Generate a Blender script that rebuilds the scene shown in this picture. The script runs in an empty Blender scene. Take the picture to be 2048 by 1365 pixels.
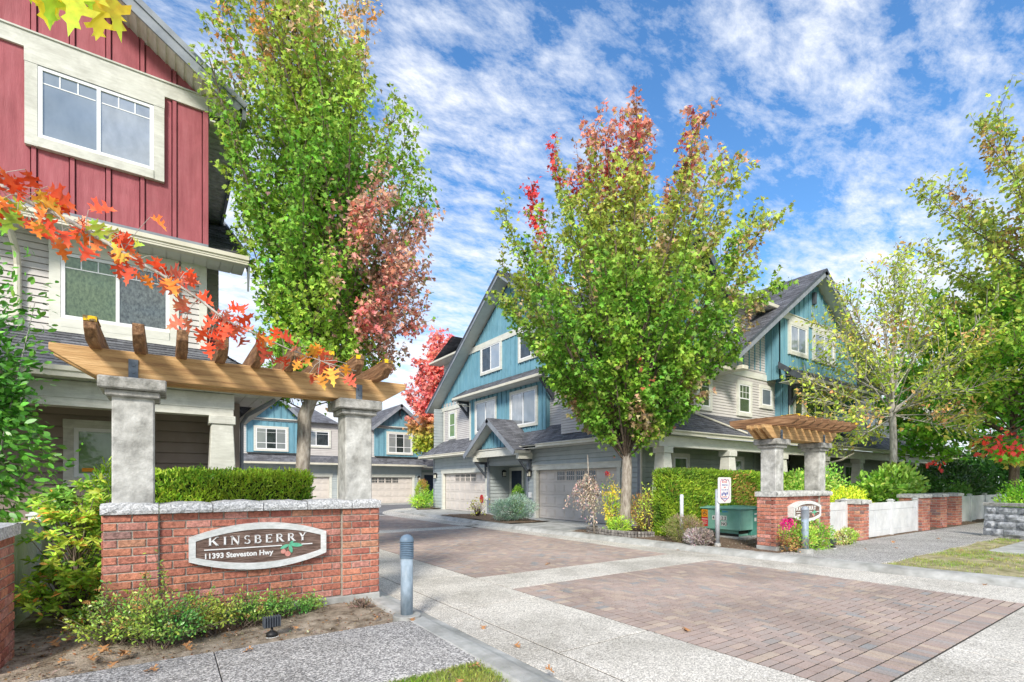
import bpy, math, random
import numpy as np
from mathutils import Vector
C = bpy.context.scene.collection
R = math.radians
random.seed(7); rng = np.random.default_rng(7)
sc = bpy.context.scene
# ---------------------------------------------------------------- camera
cd = bpy.data.cameras.new('camera'); cam = bpy.data.objects.new('camera', cd); C.objects.link(cam)
cam.location = (0, 0, 1.55); cam.rotation_euler = (R(90), 0, R(-34.6))
cd.sensor_width = 36; cd.lens = 1003/2048*36; cd.shift_y = (968-682.5)/2048
cd.clip_start = .05; cd.clip_end = 2000
sc.camera = cam
# ---------------------------------------------------------------- light
SUN_EL, SUN_AZ = 36, 221          # elevation, compass bearing seen from +Y, clockwise
ld = bpy.data.lights.new('sun', 'SUN'); ld.energy = 3.1; ld.angle = R(12); ld.color = (1, .93, .82)
sun = bpy.data.objects.new('sun', ld); C.objects.link(sun)
az = R(SUN_AZ); sd = Vector((math.sin(az)*math.cos(R(SUN_EL)), math.cos(az)*math.cos(R(SUN_EL)), math.sin(R(SUN_EL))))
sun.rotation_euler = sd.to_track_quat('Z', 'Y').to_euler(); sun.location = (0, -20, 30)
w = bpy.data.worlds.new('World'); sc.world = w; w.use_nodes = True
nt = w.node_tree; nt.nodes.clear()
def nn(nt, t, **k):
    n = nt.nodes.new(t)
    for a, b in k.items(): setattr(n, a, b)
    return n
def lk(nt, a, b): nt.links.new(a, b)
out = nn(nt, 'ShaderNodeOutputWorld')
sky = nn(nt, 'ShaderNodeTexSky', sky_type='NISHITA', sun_disc=False)
sky.sun_elevation = R(SUN_EL); sky.sun_rotation = R(SUN_AZ); sky.air_density = 1.0; sky.dust_density = .3; sky.ozone_density = 3
b1 = nn(nt, 'ShaderNodeBackground'); b1.inputs[1].default_value = .125
hs = nn(nt, 'ShaderNodeHueSaturation'); hs.inputs['Saturation'].default_value = 1.2; hs.inputs['Value'].default_value = 1.35
lk(nt, sky.outputs[0], hs.inputs['Color']); lk(nt, hs.outputs[0], b1.inputs[0])
b2 = nn(nt, 'ShaderNodeBackground'); b2.inputs[1].default_value = .80
tc = nn(nt, 'ShaderNodeTexCoord'); sep = nn(nt, 'ShaderNodeSeparateXYZ'); lk(nt, tc.outputs['Generated'], sep.inputs[0])
def mth(op, a, b=None, nt=nt, clamp=False):
    n = nn(nt, 'ShaderNodeMath', operation=op); n.use_clamp = clamp
    for i, v in enumerate((a, b)):
        if v is None: continue
        if hasattr(v, 'links') or hasattr(v, 'is_linked'): lk(nt, v, n.inputs[i])
        else: n.inputs[i].default_value = v
    return n.outputs[0]
zz = mth('ADD', mth('MAXIMUM', sep.outputs[2], 0.0), .13)
cx = mth('DIVIDE', sep.outputs[0], zz); cy = mth('DIVIDE', sep.outputs[1], zz)
cmb = nn(nt, 'ShaderNodeCombineXYZ'); lk(nt, cx, cmb.inputs[0]); lk(nt, cy, cmb.inputs[1])
mp = nn(nt, 'ShaderNodeMapping'); lk(nt, cmb.outputs[0], mp.inputs[0])
mp.inputs['Rotation'].default_value = (0, 0, R(38)); mp.inputs['Scale'].default_value = (.95, 1.75, 1); mp.inputs['Location'].default_value = (1.7, .35, 0)
n1 = nn(nt, 'ShaderNodeTexNoise'); lk(nt, mp.outputs[0], n1.inputs['Vector'])
n1.inputs['Scale'].default_value = .62; n1.inputs['Detail'].default_value = 3; n1.inputs['Roughness'].default_value = .5; n1.inputs['Distortion'].default_value = .5
n2 = nn(nt, 'ShaderNodeTexNoise'); lk(nt, mp.outputs[0], n2.inputs['Vector'])
n2.inputs['Scale'].default_value = 6.5; n2.inputs['Detail'].default_value = 9; n2.inputs['Roughness'].default_value = .70; n2.inputs['Distortion'].default_value = .12
sm = mth('ADD', mth('MULTIPLY', n1.outputs[0], .52), mth('MULTIPLY', n2.outputs[0], .52))
hz = mth('MULTIPLY', mth('POWER', mth('SUBTRACT', 1.0, mth('MAXIMUM', sep.outputs[2], 0.0)), 4.0), .20)
sm = mth('ADD', sm, hz)
cr = nn(nt, 'ShaderNodeValToRGB'); lk(nt, sm, cr.inputs[0])
e = cr.color_ramp.elements; e[0].position = .44; e[0].color = (0, 0, 0, 1); e[1].position = .61; e[1].color = (1, 1, 1, 1)
m_ = e = cr.color_ramp.elements.new(.515); m_.color = (.42, .42, .42, 1)
n3 = nn(nt, 'ShaderNodeTexNoise'); lk(nt, mp.outputs[0], n3.inputs['Vector']); n3.inputs['Scale'].default_value = 1.5; n3.inputs['Detail'].default_value = 6
cc = nn(nt, 'ShaderNodeValToRGB'); lk(nt, n3.outputs[0], cc.inputs[0])
cc.color_ramp.elements[0].position = .3; cc.color_ramp.elements[0].color = (.66, .74, .88, 1)
cc.color_ramp.elements[1].position = .62; cc.color_ramp.elements[1].color = (.93, .95, 1, 1)
lk(nt, cc.outputs[0], b2.inputs[0])
mx = nn(nt, 'ShaderNodeMixShader'); lk(nt, cr.outputs[0], mx.inputs[0]); lk(nt, b1.outputs[0], mx.inputs[1]); lk(nt, b2.outputs[0], mx.inputs[2])
lk(nt, mx.outputs[0], out.inputs[0])
sc.view_settings.view_transform = 'Standard'; sc.view_settings.look = 'None'; sc.view_settings.exposure = .62; sc.view_settings.gamma = 1
sc.render.engine = 'CYCLES'; sc.cycles.max_bounces = 7; sc.cycles.transparent_max_bounces = 8

# ---------------------------------------------------------------- materials
M = {}
def mat(name, c1, c2=None, scale=6, rough=.8, bump=0, detail=5, stretch=(1, 1, 1), c3=None, spec=.4, lo=.35, hi=.65, attr=False, bscale=None, metal=0, trans=0, vor=False, amix=1.0, stain=0, sscale=.7):
    m = bpy.data.materials.new(name); m.use_nodes = True; nt = m.node_tree; bs = nt.nodes['Principled BSDF']
    bs.inputs['Roughness'].default_value = rough; bs.inputs['Specular IOR Level'].default_value = spec; bs.inputs['Metallic'].default_value = metal
    tc = nn(nt, 'ShaderNodeTexCoord'); mp = nn(nt, 'ShaderNodeMapping'); lk(nt, tc.outputs['Object'], mp.inputs[0]); mp.inputs['Scale'].default_value = stretch
    col = None
    if c2 is not None:
        if vor:
            no = nn(nt, 'ShaderNodeTexVoronoi'); no.inputs['Scale'].default_value = scale; lk(nt, mp.outputs[0], no.inputs['Vector'])
            sx = nn(nt, 'ShaderNodeSeparateColor'); lk(nt, no.outputs['Color'], sx.inputs[0]); fac = sx.outputs[0]
        else:
            no = nn(nt, 'ShaderNodeTexNoise'); no.inputs['Scale'].default_value = scale; no.inputs['Detail'].default_value = detail; no.inputs['Roughness'].default_value = .62
            lk(nt, mp.outputs[0], no.inputs['Vector']); fac = no.outputs[0]
        cr = nn(nt, 'ShaderNodeValToRGB'); lk(nt, fac, cr.inputs[0]); e = cr.color_ramp.elements
        e[0].position = lo; e[0].color = (*c1, 1); e[1].position = hi; e[1].color = (*c2, 1)
        if c3: x = e.new((lo+hi)/2); x.color = (*c3, 1)
        col = cr.outputs[0]
    if attr:
        at = nn(nt, 'ShaderNodeAttribute', attribute_name='Col')
        if col is not None:
            mi = nn(nt, 'ShaderNodeMix', data_type='RGBA', blend_type='MULTIPLY'); mi.inputs[0].default_value = amix
            lk(nt, at.outputs['Color'], mi.inputs[6]); lk(nt, col, mi.inputs[7]); col = mi.outputs[2]
        else: col = at.outputs['Color']
    if stain and col is not None:
        ns = nn(nt, 'ShaderNodeTexNoise'); ns.inputs['Scale'].default_value = sscale; ns.inputs['Detail'].default_value = 9; ns.inputs['Roughness'].default_value = .65; ns.inputs['Distortion'].default_value = .6; lk(nt, tc.outputs['Object'], ns.inputs['Vector'])
        rs = nn(nt, 'ShaderNodeValToRGB'); lk(nt, ns.outputs[0], rs.inputs[0]); rs.color_ramp.elements[0].position = .36; rs.color_ramp.elements[0].color = (1-stain, 1-stain*1.02, 1-stain*1.08, 1); rs.color_ramp.elements[1].position = .58; rs.color_ramp.elements[1].color = (1.04, 1.04, 1.04, 1)
        mi = nn(nt, 'ShaderNodeMix', data_type='RGBA', blend_type='MULTIPLY'); mi.inputs[0].default_value = 1; lk(nt, col, mi.inputs[6]); lk(nt, rs.outputs[0], mi.inputs[7]); col = mi.outputs[2]
    if col is not None: lk(nt, col, bs.inputs['Base Color'])
    else: bs.inputs['Base Color'].default_value = (*c1, 1)
    if bump:
        nb = nn(nt, 'ShaderNodeTexNoise'); nb.inputs['Scale'].default_value = bscale or scale*3; nb.inputs['Detail'].default_value = 6; lk(nt, mp.outputs[0], nb.inputs['Vector'])
        bu = nn(nt, 'ShaderNodeBump'); bu.inputs['Strength'].default_value = bump; bu.inputs['Distance'].default_value = .02; lk(nt, nb.outputs[0], bu.inputs['Height']); lk(nt, bu.outputs[0], bs.inputs['Normal'])
    if trans:
        tr = nn(nt, 'ShaderNodeBsdfTranslucent'); ms = nn(nt, 'ShaderNodeMixShader'); ms.inputs[0].default_value = trans
        if col is not None: lk(nt, col, tr.inputs[0])
        else: tr.inputs[0].default_value = (*c1, 1)
        o = nt.nodes['Material Output']; lk(nt, bs.outputs[0], ms.inputs[1]); lk(nt, tr.outputs[0], ms.inputs[2]); lk(nt, ms.outputs[0], o.inputs[0])
    M[name] = m; return m
def g3(v): return (v, v, v)
mat('trim', (.60, .60, .53), (.72, .72, .65), 3, .6, .1, stretch=(1, 1, 3), bscale=20)
mat('trim_old', (.55, .55, .49), (.66, .66, .60), 5, .65, .2, stretch=(1, 1, 6), bscale=25, stain=0.15, sscale=3)
mat('gutter', (.60, .57, .46), (.70, .67, .56), 2.5, .45, 0)
mat('vinyl', (.82, .83, .84), rough=.4)
mat('red_board', (.30, .072, .088), (.43, .135, .155), 2.2, .75, .25, stretch=(6, 6, .6), c3=(.37, .10, .118), bscale=18, lo=.25, hi=.75, stain=0.15, sscale=1.3)
mat('blue_board', (.125, .30, .39), (.20, .40, .48), 2.0, .7, .1, stretch=(4, 4, .5), lo=.3, hi=.7, stain=0.1, sscale=1)
mat('siding', (.53, .50, .48), (.60, .575, .55), 2, .65, .05)
mat('siding_brown', (.27, .215, .185), (.33, .27, .235), 2, .7, .05)
mat('siding_green', (.31, .36, .31), (.38, .43, .37), 2, .7, .05)
mat('siding_grey', (.38, .43, .44), (.46, .505, .51), 2, .7, .05)
mat('shingle', g3(.62), g3(1.3), 30, .95, .4, attr=True, bscale=80, stain=0.25, sscale=0.8)
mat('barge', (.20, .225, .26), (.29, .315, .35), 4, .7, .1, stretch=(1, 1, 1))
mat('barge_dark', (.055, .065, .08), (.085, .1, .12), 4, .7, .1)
mat('soffit', (.58, .58, .53), (.66, .66, .61), 3, .6)
mat('soffit_mossy', (.42, .43, .38), (.76, .77, .71), 9, .8, .2, detail=8)
mat('garage_paint', (.60, .55, .50), (.67, .615, .565), 1.5, .5)
mat('door_navy', (.02, .03, .05), (.035, .05, .08), 3, .35)
mat('door_dark', (.012, .012, .014), rough=.5)
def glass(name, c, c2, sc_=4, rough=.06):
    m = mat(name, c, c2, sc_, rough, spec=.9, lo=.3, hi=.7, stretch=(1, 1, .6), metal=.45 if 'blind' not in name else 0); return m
glass('glass_sky', (.22, .27, .31), (.36, .41, .45), 1.5); glass('glass_green_reflect', (.08, .12, .08), (.20, .27, .16), 26); glass('glass_pale', (.38, .41, .43), (.50, .53, .54), 1.5)  # green panes: the reflection of foliage is painted into their colour
glass('glass_curtain', (.30, .33, .35), (.52, .55, .57), 3); glass('glass_leaf_reflect', (.07, .08, .08), (.22, .25, .23), 30)  # leafy panes: reflected leaves painted as a fine mottle
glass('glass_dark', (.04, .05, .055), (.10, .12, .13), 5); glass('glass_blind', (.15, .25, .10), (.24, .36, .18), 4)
mat('mortar', (.42, .41, .35), (.56, .54, .47), 30, .95, .4)
mat('brick', g3(.62), g3(1.25), 28, .9, .6, attr=True, detail=8, bscale=60, stain=0.25, sscale=1.6)
mat('cap_stone', (.30, .31, .32), (.72, .73, .74), 70, .85, .5, vor=True, lo=.0, hi=1.0, bscale=60)
mat('cap_concrete', (.34, .345, .33), (.62, .62, .59), 14, .9, .4, detail=8, bscale=50)
mat('old_concrete', (.24, .24, .225), (.70, .70, .67), 7, .9, .35, detail=10, c3=(.48, .48, .455), lo=.28, hi=.72, bscale=45, stain=0.3, sscale=2.5)
mat('aged_concrete', (.17, .17, .15), (.50, .49, .46), 9, .95, .5, detail=10, bscale=60)
mat('concrete_grey', (.36, .37, .35), (.52, .52, .50), 5, .9, .3, detail=9, bscale=90, stain=0.35, sscale=1.2)
mat('slab', (.32, .30, .265), (.86, .82, .74), 95, .9, .4, vor=True, lo=0, hi=1, bscale=120, stain=0.28, sscale=0.9)
mat('aggregate', (.15, .145, .14), (.80, .775, .74), 80, .9, .7, vor=True, lo=0, hi=1, c3=(.35, .34, .33), bscale=130, stain=0.2, sscale=0.8)
mat('joint', (.05, .045, .038), rough=1)
mat('paver', (1.45, 1.46, 1.38), (1.85, 1.86, 1.77), 60, .9, .35, attr=True, bscale=140, stain=0.22, sscale=0.5)
mat('asphalt', (.15, .15, .16), (.24, .24, .25), 60, .95, .4, detail=8, bscale=120, stain=0.25, sscale=0.3)
mat('soil', (.10, .07, .045), (.48, .40, .31), 7, 1, 1.0, detail=12, c3=(.30, .245, .18), lo=.3, hi=.66, bscale=60)
mat('mulch', (.07, .045, .03), (.30, .22, .155), 22, 1, 1.0, detail=12, c3=(.16, .11, .075), lo=.32, hi=.66, bscale=50)
mat('lawn_soil', (.20, .19, .08), (.52, .45, .28), 5, 1, .8, detail=12, bscale=60)
mat('far_ground', (.10, .16, .05), (.2, .25, .1), .3, 1)
mat('timber', (.25, .13, .06), (.68, .44, .21), 1.5, .7, .5, stretch=(1.2, 12, 16), c3=(.52, .31, .13), lo=.3, hi=.68, detail=8, bscale=5)
mat('timber_y', (.09, .05, .03), (.44, .26, .14), 2.2, .8, .5, stretch=(14, 1.2, 14), c3=(.24, .125, .06), lo=.3, hi=.7, detail=8, bscale=5)
mat('lichen', (.16, .11, .06), (.85, .55, .02), 16, .95, .4, lo=.46, hi=.56, detail=6)
mat('steel_dark', (.12, .15, .19), (.2, .24, .29), 12, .5, .1, metal=.4)
mat('sign_frame', (.58, .60, .58), (.78, .79, .78), 6, .7, .2, stretch=(2, 6, 6), bscale=12)
mat('sign_wood', (.085, .052, .04), (.36, .26, .21), 4, .85, .8, stretch=(1.6, 5, 22), c3=(.19, .125, .10), lo=.32, hi=.68, detail=9, bscale=8)
mat('letter', (.80, .80, .79), (.88, .88, .87), 30, .6)
mat('leaf_paint', (.10, .44, .26), (.16, .56, .36), 20, .6); mat('berry_paint', (.60, .22, .18), (.72, .36, .30), 20, .6)
mat('fence_vinyl', (.60, .62, .63), (.70, .71, .71), 3, .5, 0, stain=0.12, sscale=2)
mat('bollard_blue', (.20, .27, .33), (.34, .42, .50), 5, .5, .15, stretch=(3, 3, 1), stain=0.2, sscale=5); mat('bollard_cap', (.11, .17, .24), (.16, .23, .31), 8, .5)
mat('bollard_grey', (.24, .28, .32), (.36, .40, .45), 8, .55)
mat('post_white', (.58, .63, .67), (.72, .76, .79), 8, .5); mat('galv', (.42, .46, .50), (.58, .62, .66), 9, .45, metal=.3)
mat('cab_green', (.20, .47, .39), (.27, .55, .47), 2.5, .5, stain=0.12, sscale=2.5); mat('cab_dark', (.07, .27, .22), (.1, .32, .27), 3, .5)
mat('orange', (.85, .33, .02), rough=.6); mat('red_paint', (.62, .03, .04), rough=.6); mat('black', (.015, .015, .016), rough=.5); mat('white_paint', (.80, .80, .78), rough=.6); mat('print_blue', (.10, .12, .38), rough=.7); mat('print_red', (.55, .06, .09), rough=.7); mat('logo_blue', (.05, .35, .70), rough=.6); mat('logo_green', (.05, .40, .10), rough=.6)
mat('bark', (.17, .14, .115), (.50, .46, .40), 9, .95, .9, stretch=(2, 2, .6), c3=(.33, .29, .245), detail=10, bscale=16, lo=.3, hi=.7)
mat('bark_dark', (.09, .065, .05), (.24, .19, .15), 9, .95, .5, stretch=(2, 2, .6))
mat('bark_pale', (.28, .26, .23), (.60, .57, .52), 9, .95, .5, stretch=(2, 2, .6))
mat('leaf', g3(1.6), g3(2.5), 40, .55, spec=.35, attr=True, trans=.36)
mat('leaf_shiny', g3(1.4), g3(1.9), 40, .32, spec=.6, attr=True, trans=.2)
mat('petal', g3(.85), g3(1.15), 40, .7, attr=True, trans=.3)
mat('leaf_core', (.018, .03, .008), (.05, .08, .02), 25, 1, .5)
mat('stone_block', (.16, .17, .19), (.58, .60, .63), 8, .95, 1.0, detail=12, c3=(.38, .40, .43), bscale=14)
mat('rock', (.10, .09, .085), (.36, .34, .31), 10, .95, .8, detail=10, bscale=18)
mat('lamp_glass', (.75, .72, .6), rough=.3)

# ---------------------------------------------------------------- mesh helpers
ORG = {}
def tag(o, label=None, cat=None, group=None, kind=None):
    if label: o['label'] = label
    if cat: o['category'] = cat
    if group: o['group'] = group
    if kind: o['kind'] = kind
    return o
def thing(name, loc, label, cat, group=None):
    o = bpy.data.objects.new(name, None); C.objects.link(o); o.location = loc; o.empty_display_size = .1
    ORG[o.name] = Vector(loc); return tag(o, label, cat, group)
def V(*a): return Vector(a)
class MB:
    def __init__(s): s.v = []; s.f = []; s.c = []; s.cc = (1, 1, 1); s.g = []; s.key = None
    def add(s, vs, fs, col=None):
        n = len(s.v); s.g.append((n, n+len(vs), len(s.f), len(s.f)+len(fs), s.key)); s.v += [tuple(p) for p in vs]; s.f += [tuple(i+n for i in f) for f in fs]; s.c += [col or s.cc]*len(vs); return s
    def hexa(s, p, col=None):   # p: 4 bottom (ccw) + 4 top
        return s.add(p, [(3, 2, 1, 0), (4, 5, 6, 7), (0, 1, 5, 4), (1, 2, 6, 5), (2, 3, 7, 6), (3, 0, 4, 7)], col)
    def box(s, x0, y0, z0, x1, y1, z1, col=None):
        return s.hexa([(x0, y0, z0), (x1, y0, z0), (x1, y1, z0), (x0, y1, z0), (x0, y0, z1), (x1, y0, z1), (x1, y1, z1), (x0, y1, z1)], col)
    def frustum(s, cx, cy, z0, z1, a0, b0, a1, b1):
        return s.hexa([(cx-a0, cy-b0, z0), (cx+a0, cy-b0, z0), (cx+a0, cy+b0, z0), (cx-a0, cy+b0, z0), (cx-a1, cy-b1, z1), (cx+a1, cy-b1, z1), (cx+a1, cy+b1, z1), (cx-a1, cy+b1, z1)])
    def ext(s, pts, d, col=None):   # polygon extruded by vector d
        n = len(pts); pts = [Vector(p) for p in pts]; d = Vector(d); q = [p+d for p in pts]
        return s.add(pts+q, [tuple(range(n))[::-1], tuple(range(n, 2*n))]+[(i, (i+1) % n, (i+1) % n+n, i+n) for i in range(n)], col)
    def poly(s, pts, col=None): return s.add(pts, [tuple(range(len(pts)))], col)
    def tube(s, pts, rad, n=8, cap=True, col=None):
        pts = [Vector(p) for p in pts]
        if not hasattr(rad, '__len__'): rad = [rad]*len(pts)
        vs = []; fs = []; prev = None
        for i, p in enumerate(pts):
            t = (pts[min(i+1, len(pts)-1)]-pts[max(i-1, 0)])
            if t.length < 1e-9: t = V(0, 0, 1)
            t.normalize()
            a = prev if prev is not None else (V(1, 0, 0) if abs(t.x) < .8 else V(0, 1, 0))
            a = (a-t*a.dot(t)).normalized(); prev = a; b = t.cross(a)
            for k in range(n):
                w = 2*math.pi*k/n; vs.append(p+(a*math.cos(w)+b*math.sin(w))*rad[i])
        for i in range(len(pts)-1):
            for k in range(n):
                k2 = (k+1) % n; fs.append((i*n+k, i*n+k2, (i+1)*n+k2, (i+1)*n+k))
        if cap: fs.append(tuple(range(n))[::-1]); fs.append(tuple(range((len(pts)-1)*n, len(pts)*n)))
        return s.add(vs, fs, col)
    def lathe(s, x, y, prof, n=20):   # prof: list (r,z)
        return s.tube([(x, y, z) for r, z in prof], [r for r, z in prof], n)
    def wb(s, W, s0, s1, z0, z1, n0, n1, col=None):     # box in wall coordinates
        O, U, N = W; P = lambda a, b, c: O+U*a+N*c+V(0, 0, b)
        pts = [P(s0, z0, n0), P(s1, z0, n0), P(s1, z0, n1), P(s0, z0, n1), P(s0, z1, n0), P(s1, z1, n0), P(s1, z1, n1), P(s0, z1, n1)]
        return s.hexa(pts, col)
    def build(s, name, mt, parent=None, smooth=False, bevel=0, seg=1, attr=True, split=False):
        if split:       # one object for each piece that stands apart
            ks = {}; 
            for i, a in enumerate(s.g): ks.setdefault(a[4] if a[4] is not None else ('n', i), []).append(a)
            ks = list(ks.values()); bb = []
            for k_ in ks: p = np.array([q for a in k_ for q in s.v[a[0]:a[1]]]); bb.append((p.min(0)-.02, p.max(0)+.02))
            par = list(range(len(ks)))
            def fd(i):
                while par[i] != i: i = par[i]
                return i
            for i in range(len(ks)):
                for j in range(i):
                    if np.all(bb[i][0] < bb[j][1]) and np.all(bb[j][0] < bb[i][1]): par[fd(i)] = fd(j)
            cl = {}
            for i in range(len(ks)): cl.setdefault(fd(i), []).extend(ks[i])
            o = None
            for c_ in cl.values():
                m = MB()
                for v0, v1, f0, f1, _ in c_: d_ = len(m.v)-v0; m.v += s.v[v0:v1]; m.c += s.c[v0:v1]; m.f += [tuple(q+d_ for q in f) for f in s.f[f0:f1]]
                o = m.build(name, mt, parent, smooth, bevel, seg)
            return o
        org = ORG[parent.name] if parent is not None else V(0, 0, 0)
        me = bpy.data.meshes.new(name)
        me.from_pydata([(a-org.x, b-org.y, c-org.z) for a, b, c in s.v], [], s.f)
        if any(c != (1, 1, 1) for c in s.c[:1]+s.c[-1:]):
            at = me.color_attributes.new('Col', 'FLOAT_COLOR', 'POINT')
            at.data.foreach_set('color', np.array([(*c, 1) for c in s.c], dtype=np.float32).ravel())
        if smooth: me.polygons.foreach_set('use_smooth', [True]*len(me.polygons))
        me.materials.append(M[mt] if isinstance(mt, str) else mt); me.update()
        o = bpy.data.objects.new(name, me); C.objects.link(o)
        if parent is not None: o.parent = parent; ORG[o.name] = org
        else: ORG[o.name] = V(0, 0, 0)
        if bevel: b = o.modifiers.new('bevel', 'BEVEL'); b.width = bevel; b.segments = seg; b.limit_method = 'ANGLE'
        return o
def struct(name, mb, mt, **k): return tag(mb.build(name, mt, **k), kind='structure')
def solo(name, mb, mt, label, cat, group=None, base=None, **k):
    if base is not None:
        t = Vector(base); mb.v = [(a-t.x, b-t.y, c-t.z) for a, b, c in mb.v]
    o = mb.build(name, mt, **k)
    if base is not None: o.location = base
    return tag(o, label, cat, group)
def copy_tree(o, loc=None, rotz=None, label=None, parent=None):
    c = o.copy(); C.objects.link(c); ORG[c.name] = Vector(loc) if loc is not None else V(0, 0, 0)
    if parent is not None: c.parent = parent
    if loc is not None: c.location = loc
    if rotz is not None: c.rotation_euler = (0, 0, rotz)
    if label: c['label'] = label
    for ch in list(o.children): copy_tree(ch, parent=c)
    return c
def clip(poly, a, b, c):    # keep a*s+b*t<=c
    o = []
    for i in range(len(poly)):
        p, q = poly[i], poly[(i+1) % len(poly)]; dp = a*p[0]+b*p[1]-c; dq = a*q[0]+b*q[1]-c
        if dp <= 0: o.append(p)
        if (dp < 0 < dq) or (dq < 0 < dp):
            t = dp/(dp-dq); o.append((p[0]+(q[0]-p[0])*t, p[1]+(q[1]-p[1])*t))
    return o
def lap(mb, W, poly, sp=.115, tilt=.014):
    tilt *= 1.7
    mb.key = ('w', tuple(W[0]), tuple(W[2])); O, U, N = W; z0 = min(p[1] for p in poly); z1 = max(p[1] for p in poly); z = z0
    while z < z1-1e-4:
        st = clip(clip(poly, 0, -1, -z), 0, 1, min(z+sp, z1))
        gp_ = sp*.12
        if len(st) > 2:
            up_ = clip(st, 0, -1, -(z+gp_)); lo = [p[0] for p in st if abs(p[1]-z) < 1e-5]
            if len(up_) > 2: mb.poly([O+U*a+N*(tilt*(1-(b-z-gp_)/sp))+V(0, 0, b) for a, b in up_])
            if len(lo) > 1:         # shadow gap under each board
                a, b = min(lo), max(lo); P = lambda q, w_, n: O+U*q+N*n+V(0, 0, w_)
                mb.poly([P(a, z+gp_, -.016), P(b, z+gp_, -.016), P(b, z+gp_, tilt), P(a, z+gp_, tilt)]); mb.poly([P(a, z, -.016), P(b, z, -.016), P(b, z+gp_, -.016), P(a, z+gp_, -.016)]); mb.poly([P(a, z, tilt*.1), P(b, z, tilt*.1), P(b, z, -.016), P(a, z, -.016)])
        z += sp
    mb.key = None
def battens(mb, W, poly, s0, step, wd=.045, th=.036):
    mb.key = ('w', tuple(W[0]), tuple(W[2]), poly[0]); O, U, N = W; mb.poly([O+U*a-N*.04+V(0, 0, b) for a, b in poly]); gp = .017
    lo = min(p[0] for p in poly); hi = max(p[0] for p in poly); x = s0
    while x > lo: x -= step
    while x < hi:
        st = clip(clip(poly, -1, 0, -(x-wd/2)), 1, 0, x+wd/2)
        if len(st) > 2: mb.ext([O+U*a-N*.035+V(0, 0, b) for a, b in st], N*(th+.035))
        st = clip(clip(poly, -1, 0, -(x+wd/2+gp)), 1, 0, x+step-wd/2-gp)
        if len(st) > 2: mb.ext([O+U*a-N*.035+V(0, 0, b) for a, b in st], N*.035)
        x += step
    mb.key = None
def shingles(mb, O, U, Vv, poly, course=.145, tab=.33, th=.012, base=(.155, .16, .18), var=.3):
    O = Vector(O); U = Vector(U).normalized(); Vv = Vector(Vv).normalized(); N = U.cross(Vv)
    if N.z < 0: N = -N
    t0 = min(p[1] for p in poly); t1 = max(p[1] for p in poly); t = t0; r = 0
    while t < t1-1e-4:
        st = clip(clip(poly, 0, -1, -t), 0, 1, min(t+course, t1))
        if len(st) > 2:
            s = min(p[0] for p in st)-random.random()*tab; e = max(p[0] for p in st)
            while s < e:
                wd = tab*random.uniform(.5, 1.2); c = clip(clip(st, -1, 0, -s), 1, 0, s+wd); s += wd
                if len(c) > 2:
                    k = 1+random.uniform(-var, var); col = tuple(b*k for b in base); tt = th*random.uniform(.7, 1.4)
                    mb.poly([O+U*a+Vv*b+N*(tt*(1-(b-t)/course)+.002) for a, b in c], col)
                    lo = [p[0] for p in c if abs(p[1]-t) < 1e-5]
                    if len(lo) > 1:
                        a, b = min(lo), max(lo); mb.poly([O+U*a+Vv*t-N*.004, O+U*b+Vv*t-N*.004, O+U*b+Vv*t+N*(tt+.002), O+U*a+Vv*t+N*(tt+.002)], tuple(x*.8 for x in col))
        t += course; r += 1
def slab(mb, O, U, Vv, poly, off=-.02, th=.14):
    O = Vector(O); U = Vector(U).normalized(); Vv = Vector(Vv).normalized(); N = U.cross(Vv)
    if N.z < 0: N = -N
    mb.ext([O+U*a+Vv*b+N*off for a, b in poly], -N*th)
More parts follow.
